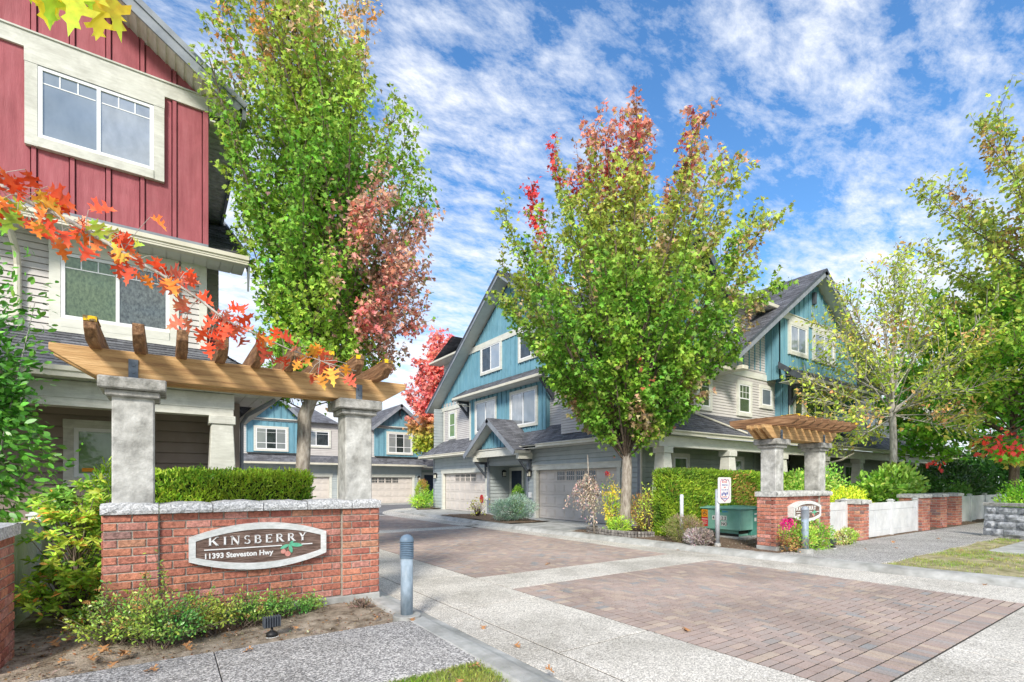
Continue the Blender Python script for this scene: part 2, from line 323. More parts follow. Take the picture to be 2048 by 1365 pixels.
def window(par, W, s0, s1, z0, z1, tr=.11, mull=1, grid=None, rail=None, pane='glass_sky', pr=.068, fw=.05, trm='trim'):
    # s0..z1: outer size of the vinyl frame; trim boards surround it
    t = MB()
    t.wb(W, s0-tr, s0, z0-tr, z1, 0, pr); t.wb(W, s1, s1+tr, z0-tr, z1, 0, pr)
    t.wb(W, s0-tr-.004, s1+tr+.004, z1, z1+tr, 0, pr+.004); t.wb(W, s0+.001, s1-.001, z0-tr, z0-.001, 0, pr+.012)
    w = t.build('window', trm, par)
    f = MB(); n0, n1 = .034, pr-.008
    f.wb(W, s0+.001, s0+fw, z0+.001, z1-.001, n0, n1); f.wb(W, s1-fw, s1-.001, z0+.001, z1-.001, n0, n1)
    f.wb(W, s0+fw, s1-fw, z0+.001, z0+fw, n0, n1-.001); f.wb(W, s0+fw, s1-fw, z1-fw, z1-.001, n0, n1-.001)
    for k in range(1, mull+1):
        c = s0+(s1-s0)*k/(mull+1); f.wb(W, c-fw*.45, c+fw*.45, z0+fw, z1-fw, n0, n1-.004)
    if rail: z = z0+(z1-z0)*rail; f.wb(W, s0+fw, s1-fw, z-.02, z+.02, n0, n1-.006)
    if grid:        # grid of thin bars in the top part: (columns, rows, fraction of height)
        nc, nr, fr = grid; zt = z1-fw; zb = z1-(z1-z0)*fr
        for k in range(mull+1):
            a = s0+(s1-s0)*k/(mull+1)+fw*.7; b = s0+(s1-s0)*(k+1)/(mull+1)-fw*.7
            for r in range(nr): z = zt-(zt-zb)*(r+1)/nr; f.wb(W, a, b, z-.008, z+.008, n0, n1-.016)
            for c in range(1, nc): x = a+(b-a)*c/nc; f.wb(W, x-.008, x+.008, zb, zt, n0, n1-.014)
    f.build('frame', 'vinyl', w)
    ps = [s0+.01]+[s0+(s1-s0)*k/(mull+1) for k in range(1, mull+1)]+[s1-.01]; alt = {'glass_sky': 'glass_curtain', 'glass_pale': 'glass_dark', 'glass_green_reflect': 'glass_leaf_reflect'}.get(pane, pane)
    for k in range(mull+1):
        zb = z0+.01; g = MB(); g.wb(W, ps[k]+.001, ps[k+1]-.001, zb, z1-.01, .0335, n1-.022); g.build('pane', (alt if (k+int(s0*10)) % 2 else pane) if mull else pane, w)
    return w
def garage_door(par, W, s0, s1, z0, z1, win=True, tr=.17):
    t = MB(); t.wb(W, s0-tr, s0, z0, z1, -.12, .04); t.wb(W, s1, s1+tr, z0, z1, -.12, .04); t.wb(W, s0-tr-.05, s1+tr+.05, z1, z1+tr+.03, -.10, .05)
    t.wb(W, s0-tr-.08, s1+tr+.08, z1+tr+.031, z1+tr+.06, -.1, .075); t.build('door_trim', 'trim', par)
    d = MB(); n = 8; h = (z1-z0)/4
    for r in range(4): d.wb(W, s0+.002, s1-.002, z0+h*r+.006, z0+h*(r+1)-.004, -.18, -.14)
    for r in range(4):
        for k in range(n):
            a = s0+(s1-s0)*k/n+.07; b = s0+(s1-s0)*(k+1)/n-.07; c = z0+h*r+.09; e_ = z0+h*(r+1)-.09
            if r == 3 and win and 2 <= k <= 5: continue
            d.wb(W, a, b, c, e_, -.14, -.132); d.wb(W, a+.035, b-.035, c+.03, e_-.03, -.132, -.118)
    d.wb(W, s0, s1, z0, z1, -.22, -.185)
    do = d.build('garage_door', 'garage_paint', par, bevel=.006)
    if win:
        for k in range(2, 6):
            a = s0+(s1-s0)*k/n+.06; b = s0+(s1-s0)*(k+1)/n-.06; c = z0+h*3+.08; e_ = z1-.08
            MB().wb(W, a, b, c, e_, -.139, -.134).build('pane', 'glass_dark', do)
            q = MB(); q.wb(W, a-.02, a, c-.02, e_+.02, -.138, -.118); q.wb(W, b, b+.02, c-.02, e_+.02, -.138, -.118); q.wb(W, a, b, c-.02, c, -.138, -.117); q.wb(W, a, b, e_, e_+.02, -.138, -.117)
            for i in (1, 2, 3): x = a+(b-a)*i/4; q.wb(W, x-.01, x+.01, c, e_, -.133, -.122)
            q.wb(W, a, b, (c+e_)/2-.012, (c+e_)/2+.012, -.133, -.120); q.build('window_grille', 'garage_paint', do)
    g = MB(); g.wb(W, s0, s1, z0-.02, z0+.012, -.15, -.12); g.build('weather_seal', 'black', do)
    return do
def lantern(par, W, s, z, sc_=1):
    b = MB(); b.wb(W, s-.06*sc_, s+.06*sc_, z-.08*sc_, z+.16*sc_, .012, .03)
    b.wb(W, s-.015, s+.015, z+.17*sc_, z+.2*sc_, .03, .14)
    b.wb(W, s-.09*sc_, s+.09*sc_, z+.09*sc_, z+.12*sc_, .06, .24); b.wb(W, s-.06*sc_, s+.06*sc_, z+.12*sc_, z+.17*sc_, .09, .21)
    b.wb(W, s-.07*sc_, s+.07*sc_, z-.16*sc_, z-.13*sc_, .08, .22)
    for a in (-.065, .055):
        for n in (.085, .205): b.wb(W, s+a*sc_, s+(a+.01)*sc_, z-.13*sc_, z+.09*sc_, n, n+.01)
    o = b.build('wall_lantern', 'black', par); MB().wb(W, s-.05*sc_, s+.05*sc_, z-.12*sc_, z+.08*sc_, .1, .2).build('lamp_glass', 'lamp_glass', o); return o
def bracket(par, W, s, z, L=.75, w=.07, mt='barge_dark'):   # knee brace: top arm + wall leg + diagonal
    O, U, N = W; b = MB(); b.wb(W, s-w, s+w, z-.11, z, 0, L); b.wb(W, s-w, s+w, z-L*1.15, z-.111, 0, .11)
    P = lambda a, c, n: O+U*a+N*n+V(0, 0, c)
    b.ext([P(s-w*.8, z-.111, L*.95), P(s-w*.8, z-.111, L*.76), P(s-w*.8, z-L*.85, .11), P(s-w*.8, z-L*1.07, .11)], U*w*1.6); return b.build('bracket', mt, par)
# ================================================================ GROUND AND ROADS
def sheet(name, mt, poly, z, **k): return struct(name, MB().poly([(x, y, z) for x, y in poly]), mt)
sheet('ground', 'far_ground', [(-400, -300), (600, -300), (600, 500), (-400, 500)], -.09)
sheet('road_base', 'joint', [(2.1, -8), (12, -8), (12, 16.4), (12, 31), (2.1, 31)], -.0065)
sheet('internal_road', 'asphalt', [(-30, 24.2), (8.9, 24.2), (10.6, 27.6), (12.7, 29.9), (50, 30.6), (50, 35.6), (-30, 35.6)], -.002)
RK = [(11.0, -8), (10.62, 0), (10.3, 3), (10.02, 6), (9.82, 9), (9.74, 12), (9.74, 15), (9.8, 18), (9.98, 20.5), (10.3, 22.8), (10.85, 25.2), (11.7, 27.4), (12.6, 28.8), (14, 29.7), (17, 30.1), (50, 30.2)]
def smooth_line(p, n=4):
    o = []
    for i in range(len(p)-1):
        a = p[max(i-1, 0)]; b = p[i]; c = p[i+1]; d = p[min(i+2, len(p)-1)]
        for k in range(n):
            t = k/n; o.append(tuple(.5*((2*b[j])+(-a[j]+c[j])*t+(2*a[j]-5*b[j]+4*c[j]-d[j])*t*t+(-a[j]+3*b[j]-3*c[j]+d[j])*t**3) for j in (0, 1)))
    return o+[p[-1]]
RKS = smooth_line(RK)
def sweep(mb, line, prof):      # prof: (offset to the right of travel, z); side flips sign
    n = len(prof); vs = []; fs = []
    for i, p in enumerate(line):
        a = line[max(i-1, 0)]; b = line[min(i+1, len(line)-1)]; dx, dy = b[0]-a[0], b[1]-a[1]; L = math.hypot(dx, dy); nx, ny = dy/L, -dx/L
        for o_, z in prof: vs.append((p[0]+nx*o_, p[1]+ny*o_, z))
    for i in range(len(line)-1):
        for k in range(n-1): fs.append((i*n+k, (i+1)*n+k, (i+1)*n+k+1, i*n+k+1))
    mb.add(vs, fs)
k = MB(); sweep(k, RKS, [(-.02, -.03), (0, .012), (.06, .075), (.12, .105), (.2, .115), (.34, .117), (.36, .05)]); struct('kerb', k, 'concrete_grey', smooth=False)
k = MB(); LL = [(2.34, y*1.0) for y in np.arange(-8, 24.2, .5)]
sweep(k, [(x, y) for x, y in LL[::-1]], [(-.24, -.02), (-.215, .002), (-.12, .022), (-.03, .060), (.03, .068), (.15, .068), (.165, .055), (.2, .0)]); struct('kerb', k, 'concrete_grey')
# concrete slabs (bands round the paver panels)
s = MB()
def sl(x0, y0, x1, y1, z=0.0): s.box(x0+.009, y0+.009, -.05, x1-.009, y1-.009, z)
for y0, y1 in [(-8, -4.4), (-4.4, -1.6), (-1.6, 1.55), (1.55, 3.55), (3.55, 5.5), (5.5, 7.5), (7.5, 9.6), (9.6, 12), (12, 14.5), (14.5, 17), (17, 19.5), (19.5, 22), (22, 24.1)]: sl(2.96, y0, 4.2, y1)
for y0, y1 in [(-8, 1.1), (1.1, 5), (5, 9), (9, 13), (13, 17), (17, 21), (21, 24.1)]: s.box(2.57, y0+.006, -.05, 2.955, y1-.006, -.002)
sl(4.2, 6.1, 6.35, 7.15); sl(6.35, 6.1, 9.14, 7.15); sl(4.2, 15.3, 8.97, 16.2)
for x0, x1 in [(4.2, 6.1), (6.1, 8.2), (8.2, 10.6)]: sl(x0, -.75, x1, 1.55); sl(x0, -4, x1, -.75)
sl(4.2, 23.6, 8.9, 24.15)
yb = [(1.55, 10.46), (3.1, 10.28), (6.1, 10.0), (7.15, 9.9), (9, 9.82), (12, 9.74), (15.3, 9.74), (16.2, 9.75)]
for (a, xa), (b, xb) in zip(yb[:-1], yb[1:]):
    z0 = -.05; s.hexa([(9.15, a+.005, z0), (xa, a+.005, z0), (xb, b-.005, z0), (9.15, b-.005, z0), (9.15, a+.005, 0), (xa, a+.005, 0), (xb, b-.005, 0), (9.15, b-.005, 0)])
cur = [q for q in RKS if q[1] >= 16.2 and q[0] < 17]; inner = [(8.98, 16.2), (8.92, 20), (8.9, 23.2), (9.25, 25.2), (10.1, 27.3), (11.3, 29), (12.8, 30.1), (16.5, 30.7)]; inn = smooth_line(inner, 8)
m = len(cur)
for i in range(m-1):
    a = inn[int(i/(m-1)*(len(inn)-1))]; b = inn[int((i+1)/(m-1)*(len(inn)-1))]; c = cur[i+1]; d = cur[i]
    s.hexa([(*a, -.05), (*d, -.05), (*c, -.05), (*b, -.05), (*a, 0), (*d, 0), (*c, 0), (*b, 0)])
struct('concrete_bands', s, 'slab', bevel=.004)
# pavers: herringbone fields with soldier course borders
pal = [(.265, .205, .19), (.25, .195, .182), (.285, .225, .20), (.24, .195, .185), (.31, .25, .215), (.26, .21, .198), (.225, .20, .198), (.205, .20, .21)]
pw = [5, 5, 5, 4, 2, 4, 2, .7]
def pv(mb, x0, y0, x1, y1, g=.0052):
    c = random.choices(pal, pw)[0]; kk = random.uniform(.94, 1.06)
    if x1-x0 < .03 or y1-y0 < .03: return
    z = random.uniform(-.002, .0015); e_ = .004
    a, b, c_, d = x0+g, y0+g, x1-g, y1-g; col = tuple(q*kk for q in c)
    mb.add([(a, b, -.02), (c_, b, -.02), (c_, d, -.02), (a, d, -.02), (a+e_, b+e_, z), (c_-e_, b+e_, z), (c_-e_, d-e_, z), (a+e_, d-e_, z)], [(4, 5, 6, 7), (0, 1, 5, 4), (1, 2, 6, 5), (2, 3, 7, 6), (3, 0, 4, 7)], col)
def panel(mb, X0, Y0, X1, Y1, cx=2, cy=2, s=.1015):
    L = 2*s
    for r in range(cx):        # side courses, bricks across
        y = Y0
        while y < Y1-.02:
            pv(mb, X0+r*L, y, X0+(r+1)*L, min(y+s, Y1)); pv(mb, X1-(r+1)*L, y, X1-r*L, min(y+s, Y1)); y += s
    for r in range(cy):
        x = X0+cx*L
        while x < X1-cx*L-.02:
            pv(mb, x, Y0+r*L, min(x+s, X1-cx*L), Y0+(r+1)*L); pv(mb, x, Y1-(r+1)*L, min(x+s, X1-cx*L), Y1-r*L); x += s
    a0, b0, a1, b1 = X0+cx*L, Y0+cy*L, X1-cx*L, Y1-cy*L
    ni = int((a1-a0)/s)+2; nj = int((b1-b0)/s)+2
    for i in range(-1, ni):
        for j in range(-1, nj):
            k_ = (i-j) % 4; x = a0+i*s; y = b0+j*s
            if k_ == 0: q = (x, y, x+L, y+s)
            elif k_ == 3: q = (x, y, x+s, y+L)
            else: continue
            q = (max(q[0], a0), max(q[1], b0), min(q[2], a1), min(q[3], b1))
            if q[2]-q[0] > .03 and q[3]-q[1] > .03: pv(mb, *q)
p = MB(); panel(p, 4.203, 1.553, 9.147, 6.098); panel(p, 4.205, 7.155, 9.145, 15.295); panel(p, 4.205, 16.21, 8.93, 23.59)
struct('paved_drive', p, 'paver')
# left-hand land: bed soil (bumpy), sidewalk, verge
def bumpy(name, mt, x0, x1, y0, y1, z, amp, step=.08, inside=None, seed=1):
    nx = int((x1-x0)/step)+1; ny = int((y1-y0)/step)+1; r = np.random.default_rng(seed)
    n_ = r.random((ny+2, nx+2)); n_ = (n_[1:-1, 1:-1]*2+n_[:-2, 1:-1]+n_[2:, 1:-1]+n_[1:-1, :-2]+n_[1:-1, 2:])/6-.5
    X, Y = np.meshgrid(np.linspace(x0, x1, nx), np.linspace(y0, y1, ny))
    Z = z+amp*n_+amp*.6*np.sin(X*3.1+seed)*np.sin(Y*2.3); vs = list(zip(X.ravel().tolist(), Y.ravel().tolist(), Z.ravel().tolist())); fs = []
    for j in range(ny-1):
        for i in range(nx-1):
            if inside and not inside((X[j, i]+X[j, i+1])/2, (Y[j, i]+Y[j+1, i])/2): continue
            a = j*nx+i; fs.append((a, a+1, a+nx+1, a+nx))
    m = MB(); m.add(vs, fs); return struct(name, m, mt, smooth=True)
bumpy('planting_bed', 'soil', -9, 2.33, 5.14, 7.6, .035, .05, .06, seed=3)
bumpy('planting_bed', 'mulch', -12, 2.33, 7.55, 24, .04, .06, .14, seed=4)
s = MB(); xs = [-9, -6.6, -4.2, -1.8, .35, 2.33]
for a, b in zip(xs[:-1], xs[1:]): s.box(a+.004, 3.66, -.06, b-.004, 5.17 if a < .3 else 5.17, .06)
struct('sidewalk', s, 'aggregate', bevel=.004)
bumpy('verge', 'lawn_soil', -9, 2.34, -3, 3.67, .035, .05, .07, seed=5)
# right-hand land
def rx(y):
    for (a, b), (c, d) in zip(RK[:-1], RK[1:]):
        if b <= y <= d: return a+(c-a)*(y-b)/(d-b)
    return 30
bumpy('planting_bed', 'mulch', 9.7, 42, 5.35, 11.6, .10, .05, .12, inside=lambda x, y: x > rx(y)+.22 and not (y < 5.45 and x > 14.9), seed=6)
s = MB(); SX = [11.2, 13.3, 15.6, 18, 21, 24, 27, 31, 36, 42]
s.hexa([(10.62, 3.7, 0), (11.2, 3.65, 0), (11.2, 5.42, 0), (10.4, 5.42, 0), (10.62, 3.7, .115), (11.2, 3.65, .115), (11.2, 5.42, .115), (10.4, 5.42, .115)])
for a, b in zip(SX[:-1], SX[1:]): s.box(a+.004, 3.65, 0, b, 5.42, .115)
struct('sidewalk', s, 'aggregate', bevel=.004)
bumpy('lawn', 'lawn_soil', 9.9, 42, -6, 3.68, .095, .04, .12, inside=lambda x, y: x > rx(y)+.28, seed=7)
s = MB(); s.box(14.5, 1.2, .05, 18, 3.05, .125); struct('paving_slab', s, 'concrete_grey', bevel=.01)
# driveways in front of the garages and rear strip
s = MB()
for y0, y1 in [(12.0, 17.45), (20.9, 26.2)]: s.box(10.02 if y0 < 15 else 10.15, y0, 0, 13.3, (y0+y1)/2-.01, .085); s.box(10.04 if y0 < 15 else 10.3, (y0+y1)/2, 0, 13.3, y1, .085)
s.hexa([(10.1, 17.5, 0), (13.3, 17.5, 0), (13.3, 20.9, 0), (10.2, 20.9, 0), (10.1, 17.5, .08), (13.3, 17.5, .08), (13.3, 20.9, .08), (10.2, 20.9, .08)])
struct('driveway', s, 'concrete_grey', bevel=.01)
bumpy('planting_bed', 'mulch', 10.1, 12.2, 15.0, 20.8, .125, .05, .1, inside=lambda x, y: x > rx(y)+.26 and not (17.55 < y < 18.3 and 0), seed=8)
bumpy('planting_bed', 'mulch', 10.8, 15, 26.2, 29.4, .12, .05, .12, inside=lambda x, y: x > rx(y)+.26, seed=9)
s = MB(); s.box(-30, 35.6, -.03, 50, 38.3, .02); struct('driveway', s, 'concrete_grey')
# ================================================================ RIGHT-HAND TOWNHOUSE BLOCK
XF, XU, YS, YG = 13.1, 13.7, 11.0, 11.42
rh = thing('townhouse_block', (13.1, 11.4, 0), 'three-storey blue and grey townhouse block with two garage doors beside the paved drive', 'townhouse')
U = V(0, 1, 0); NG = V(-1, 0, 0); UX = V(1, 0, 0); NS = V(0, -1, 0)
WG = (V(XF, 0, 0), U, NG); WU = (V(XU, 0, 0), U, NG); WS = (V(0, YS, 0), UX, NS); WB = (V(0, 10.42, 0), UX, NS); WP = (V(0, YG, 0), UX, NS)
rect = lambda a, b, c, d: [(a, c), (b, c), (b, d), (a, d)]
# ground floor garage wall, openings left free
b = MB()
for a, c, d, e_ in [(11.42, 12.38, 0, 3.02), (12.38, 17.2, 2.16, 3.02), (17.2, 17.75, 0, 3.02), (21.05, 21.2, 0, 3.02), (21.2, 25.98, 2.16, 3.02), (25.98, 27.15, 0, 3.02), (17.75, 21.05, 2.45, 3.02)]: lap(b, WG, rect(a, c, d, e_), .175, .016)
WE = (V(14.4, 0, 0), U, NG); lap(b, WE, rect(17.75, 21.05, 0, 2.6), .175, .016)
lap(b, (V(0, 21.05, 0), UX, NS), rect(13.1, 14.4, 0, 2.6), .175, .016); lap(b, (V(0, 17.75, 0), UX, -NS), rect(13.1, 14.4, 0, 2.6), .175, .016)
lap(b, (V(0, 27.15, 0), UX, V(0, 1, 0)), rect(13.1, 40, 0, 6), .175, .016)
b.box(13.34, 11.5, 0, 13.36, 17.7, 3); b.box(13.34, 21.1, 0, 13.36, 27.1, 3); b.box(13.12, 17.8, 2.42, 14.4, 21.0, 2.45)
b.build('wall', 'siding_grey', rh, split=True)
c = MB()
for y in (11.36, 27.03): c.box(13.06, y, 0, 13.2, y+.14, 3.02)
c.box(13.06, 17.68, 0, 13.16, 17.82, 3.0); c.box(13.06, 20.98, 0, 13.16, 21.12, 3.0); c.build('corner_board', 'barge', rh, split=True)
garage_door(rh, WG, 12.45, 17.12, .085, 2.13); garage_door(rh, WG, 21.28, 25.9, .085, 2.13)
# entry door
t = MB(); t.wb(WE, 19.8, 19.95, 0, 2.2, 0, .06); t.wb(WE, 20.85, 21.03, 0, 2.2, 0, .06); t.wb(WE, 19.8, 21.03, 2.2, 2.36, 0, .07); t.build('door_trim', 'trim', rh)
d = MB(); d.wb(WE, 19.95, 20.85, .1, 2.2, .03, .05)
for a in (20.0, 20.42):
    for z0, z1 in ((.25, 1.1), (1.2, 1.75)): d.wb(WE, a, a+.38, z0, z1, .05, .062)
    d.wb(WE, a, a+.38, 1.83, 2.1, .05, .062)
do = d.build('front_door', 'door_navy', rh, bevel=.01)
MB().tube([(14.34, 20.0, 1.0), (14.28, 20.0, 1.0), (14.28, 20.1, 1.0)], .015, 6).build('handle', 'galv', do)
for y, W_, z in [(17.5, WG, 2.0), (13.95, (V(0, 21.05, 0), UX, NS), 2.05), (26.75, WG, 2.0)]:
    lantern(rh, W_, y, z)
lantern(rh, WG, 21.0-.0+.0, 1.98) if 0 else None
h = MB(); h.box(13.02, 17.45, .95, 13.08, 17.62, 1.18); h.build('hose_box', 'vinyl', rh); h = MB(); h.box(13.02, 21.06, .75, 13.07, 21.2, .95); h.build('hose_box', 'vinyl', rh)
# lower roof on the garage side with eave, hip at the street corner
px, pz = 1.25, .90
sh = MB(); slp = math.hypot(px, pz); VG = V(px, 0, pz)/slp
O = V(12.45, 0, 3.17)
shingles(sh, O, U, VG, [(9.8, 0), (27.75, 0), (27.05, slp), (11.0, slp)])
yp, zp = 1.25, .90; VS = V(0, yp, zp)/math.hypot(yp, zp); OS = V(0, 9.75, 3.17)
shingles(sh, OS, UX, VS, [(12.45, 0), (42.5, 0), (42.5, slp), (13.7, slp)])
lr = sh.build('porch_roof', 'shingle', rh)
s = MB(); slab(s, O, U, VG, [(9.8, 0), (27.75, 0), (27.05, slp), (11.0, slp)], -.012, .05); slab(s, OS, UX, VS, [(12.5, 0), (42.5, 0), (42.5, slp), (13.7, slp)], -.012, .05)
s.box(12.5, 9.85, 3.03, 13.1, 27.7, 3.05); s.box(12.5, 9.85, 3.031, 42, 11.4, 3.049); s.build('soffit', 'soffit', rh, split=True)
g = MB()
def gut(mb, line, z, h_=.125, d=.12): sweep(mb, line, [(0, z+.02), (.01, z-h_*.35), (.05, z-h_*.5), (.055, z-h_+.02), (.055, z-h_), (-d+.1, z-h_), (-.09, z+.0), (0, z+.02)])
gut(g, [(12.42, 16.25), (12.42, 9.72), (42.5, 9.72)][::1], 3.17); gut(g, [(12.42, 27.8), (12.42, 21.6)], 3.17)
g.box(12.40, 9.66, 3.04, 12.46, 16.3, 3.17); g.box(12.40, 21.6, 3.04, 12.46, 27.8, 3.17); g.box(12.40, 9.66, 3.04, 42.5, 9.72, 3.17)
g.box(12.37, 9.63, 3.145, 12.42, 16.3, 3.18); g.box(12.37, 21.6, 3.145, 12.42, 27.8, 3.18); g.box(12.37, 9.60, 3.145, 42.5, 9.66, 3.18)
g.build('gutter', 'gutter', rh, split=True)
# porch beam, columns, wall
bm = MB(); bm.box(12.3, 9.98, 2.70, 42, 10.26, 3.03); bm.box(12.3, 10.262, 2.701, 12.58, 11.4, 3.03); bm.build('porch_beam', 'trim', rh)
for i, x in enumerate((12.66, 16.12, 19.62, 23.1, 26.6, 30.1, 33.6)):
    q = MB(); q.frustum(x, 10.12, .1, 2.5, .31, .31, .17, .17); q.box(x-.22, 9.9, 2.5, x+.22, 10.34, 2.7); q.build('porch_column', 'trim', rh, bevel=.01)
b = MB(); lap(b, WP, rect(13.1, 20.1, 0, 2.98), .175, .016); lap(b, WP, rect(24.9, 42, 0, 2.98), .175, .016); lap(b, (V(0, 12.7, 0), UX, NS), rect(20.1, 24.9, 0, 2.98), .175, .016)
lap(b, (V(20.1, 0, 0), U, V(1, 0, 0)), rect(11.42, 12.7, 0, 2.98), .175, .016); lap(b, (V(24.9, 0, 0), U, NG), rect(11.42, 12.7, 0, 2.98), .175, .016)
b.box(20.1, 11.4, 2.95, 24.9, 12.7, 2.97); b.build('wall', 'siding_green', rh, split=True)
c = MB(); c.box(13.12, 11.33, 0, 13.26, 11.41, 3.0); c.box(20.0, 11.37, 0, 20.12, 11.44, 2.98); c.box(24.88, 11.37, 0, 25.0, 11.44, 2.98); c.build('corner_board', 'siding_green', rh, split=True)
window(rh, WP, 14.83, 15.56, .95, 2.5, .14, 0, pane='glass_green_reflect'); window(rh, WP, 18.35, 19.1, .95, 2.5, .14, 0, pane='glass_green_reflect')
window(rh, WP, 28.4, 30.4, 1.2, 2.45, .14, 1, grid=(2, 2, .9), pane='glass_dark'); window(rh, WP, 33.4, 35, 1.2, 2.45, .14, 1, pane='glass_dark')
W12 = (V(0, 12.7, 0), UX, NS)
for a, nm in ((20.55, 'entry'), (23.2, 'second')):
    t = MB(); t.wb(W12, a-.14, a, 0, 2.42, 0, .05); t.wb(W12, a+1, a+1.14, 0, 2.42, 0, .05); t.wb(W12, a-.15, a+1.15, 2.42, 2.56, 0, .06); t.build('door_trim', 'trim_old', rh)
    d = MB(); d.wb(W12, a, a+1, .1, 2.42, .005, .03); d.build('front_door', 'door_dark', rh)
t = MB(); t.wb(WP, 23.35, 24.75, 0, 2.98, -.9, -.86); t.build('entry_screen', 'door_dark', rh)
# upper siding walls
b = MB()
lap(b, WU, rect(23.5, 27.05, 3.95, 6.3), .105, .012); lap(b, WU, rect(11.0, 17.0, 3.95, 6.3), .105, .012)
lap(b, (V(12.85, 0, 0), U, NG), rect(11.0, 15.2, 3.5, 5.75), .105, .012); lap(b, WS, rect(12.85, 20.95, 3.75, 5.75), .105, .012); lap(b, WS, rect(16.15, 20.9, 5.5, 8.42), .105, .012); lap(b, WS, rect(28.5, 42, 3.95, 6.2), .105, .012)
lap(b, (V(14.2, 0, 0), U, NG), rect(24.9, 28.0, 5.8, 9.0), .105, .012); lap(b, (V(14.0, 0, 0), UX, V(0, 1, 0)), [(0, 5.8), (8, 5.8), (8, 9), (0, 9)], .5, .01)
lap(b, (V(13.72, 0, 0), U, NG), [(11.0, 5.6), (15.8, 5.6), (15.8, 8.42), (11.0, 8.42)], .105, .012)
b.build('wall', 'siding', rh, split=True)
bl = MB()
gz = lambda y: 11.50-.71*abs(y-20.0)
gp = [(27.6, 6.05), (20.0, gz(20)), (12.4, 6.05)]
battens(bl, WU, clip([(12.4, 6.05), (27.6, 6.05), (20, 11.35)], 0, 0, 1), 20.0, .40)
bay = (V(13.45, 0, 0), U, NG); battens(bl, bay, rect(16.95, 23.5, 3.75, 6.35), 20, .40); bl.box(13.46, 16.95, 3.75, 13.7, 16.97, 6.35); bl.box(13.46, 23.48, 3.75, 13.7, 23.5, 6.35)
# street side blue: tall gable, bay and third floor panel
rz = lambda x: 10.38-.678*abs(x-22.95)
battens(bl, WS, [(16.9, 6.1), (29.0, 6.1), (22.95, 10.2)], 22.95, .40)
battens(bl, WB, clip(clip(rect(20.2, 27.3, 5.75, 10.4), .678, 1, 10.36+.678*22.95), -.678, 1, 10.36-.678*22.95), 22.95, .40)
battens(bl, WB, rect(20.9, 27.2, 3.9, 5.9), 22.95, .40)
battens(bl, WS, rect(13.7, 16.15, 5.6, 8.45), 14.9, .40); battens(bl, WS, [(13.0, 8.4), (16.8, 8.4), (14.9, 10.1)], 14.9, .4)
battens(bl, (V(20.2, 0, 0), U, NG), rect(10.42, 11.0, 5.75, 8.4), 10.7, .4); battens(bl, (V(20.9, 0, 0), U, NG), rect(10.42, 11.0, 3.9, 5.9), 10.7, .4)
bl.build('gable_wall', 'blue_board', rh, split=True)
# trim bands
t = MB(); t.wb(WU, 15.85, 24.15, 8.62, 8.92, 0, .05); t.wb(WU, 12.5, 27.6, 5.86, 6.08, 0, .045); t.wb(bay, 23.36, 23.5, 3.75, 5.86, 0, .03)
t.wb(WS, 16.9, 20.95, 5.74, 5.98, 0, .05); t.wb(WB, 20.2, 25.9, 8.22, 8.45, 0, .05); t.wb(WB, 20.2, 25.9, 8.45, 8.48, 0, .08)
t.wb(WS, 12.83, 12.93, 3.75, 5.6, 0, .03); t.wb(WU, 11.0, 11.12, 3.95, 5.6, 0, .03); t.wb(WU, 26.93, 27.05, 3.95, 5.86, 0, .03); t.wb(WB, 20.9, 21.02, 3.95, 5.7, 0, .035)
t.wb(WS, 16.1, 16.22, 6.0, 8.4, 0, .04); t.build('trim_band', 'trim', rh, split=True)
# windows garage side
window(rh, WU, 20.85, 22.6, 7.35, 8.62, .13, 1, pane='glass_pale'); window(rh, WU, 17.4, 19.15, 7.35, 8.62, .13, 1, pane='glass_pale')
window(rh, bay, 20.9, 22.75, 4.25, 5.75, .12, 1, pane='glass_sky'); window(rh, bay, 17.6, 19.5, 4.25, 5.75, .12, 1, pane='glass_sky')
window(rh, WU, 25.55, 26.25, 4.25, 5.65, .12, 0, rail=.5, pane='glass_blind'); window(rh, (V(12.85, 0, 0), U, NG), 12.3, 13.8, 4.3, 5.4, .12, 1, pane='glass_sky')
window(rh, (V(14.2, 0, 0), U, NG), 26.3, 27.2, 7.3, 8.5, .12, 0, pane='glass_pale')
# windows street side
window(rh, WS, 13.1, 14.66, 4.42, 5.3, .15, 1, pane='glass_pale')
window(rh, WS, 15.64, 16.32, 4.34, 5.38, .14, 0, grid=(3, 1, .3), pane='glass_green_reflect'); window(rh, WS, 18.2, 18.96, 4.32, 5.42, .14, 0, grid=(3, 2, .5), pane='glass_green_reflect', rail=.5); window(rh, WS, 19.82, 20.55, 4.74, 5.42, .13, 0, pane='glass_sky')
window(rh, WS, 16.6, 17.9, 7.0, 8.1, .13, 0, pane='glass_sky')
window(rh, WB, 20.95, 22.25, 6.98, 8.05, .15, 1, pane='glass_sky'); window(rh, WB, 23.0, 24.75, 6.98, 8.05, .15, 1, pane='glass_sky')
window(rh, WB, 21.3, 21.95, 4.05, 5.3, .1, 0, rail=.3, pane='glass_green_reflect'); window(rh, WB, 22.2, 23.9, 4.05, 5.3, .1, 1, rail=.3, pane='glass_green_reflect'); window(rh, WB, 24.2, 24.85, 4.05, 5.3, .1, 0, rail=.3, pane='glass_green_reflect')
window(rh, WS, 30, 32, 4.3, 5.4, .13, 1, pane='glass_sky'); window(rh, WS, 35, 37, 4.3, 5.4, .13, 1, pane='glass_sky')
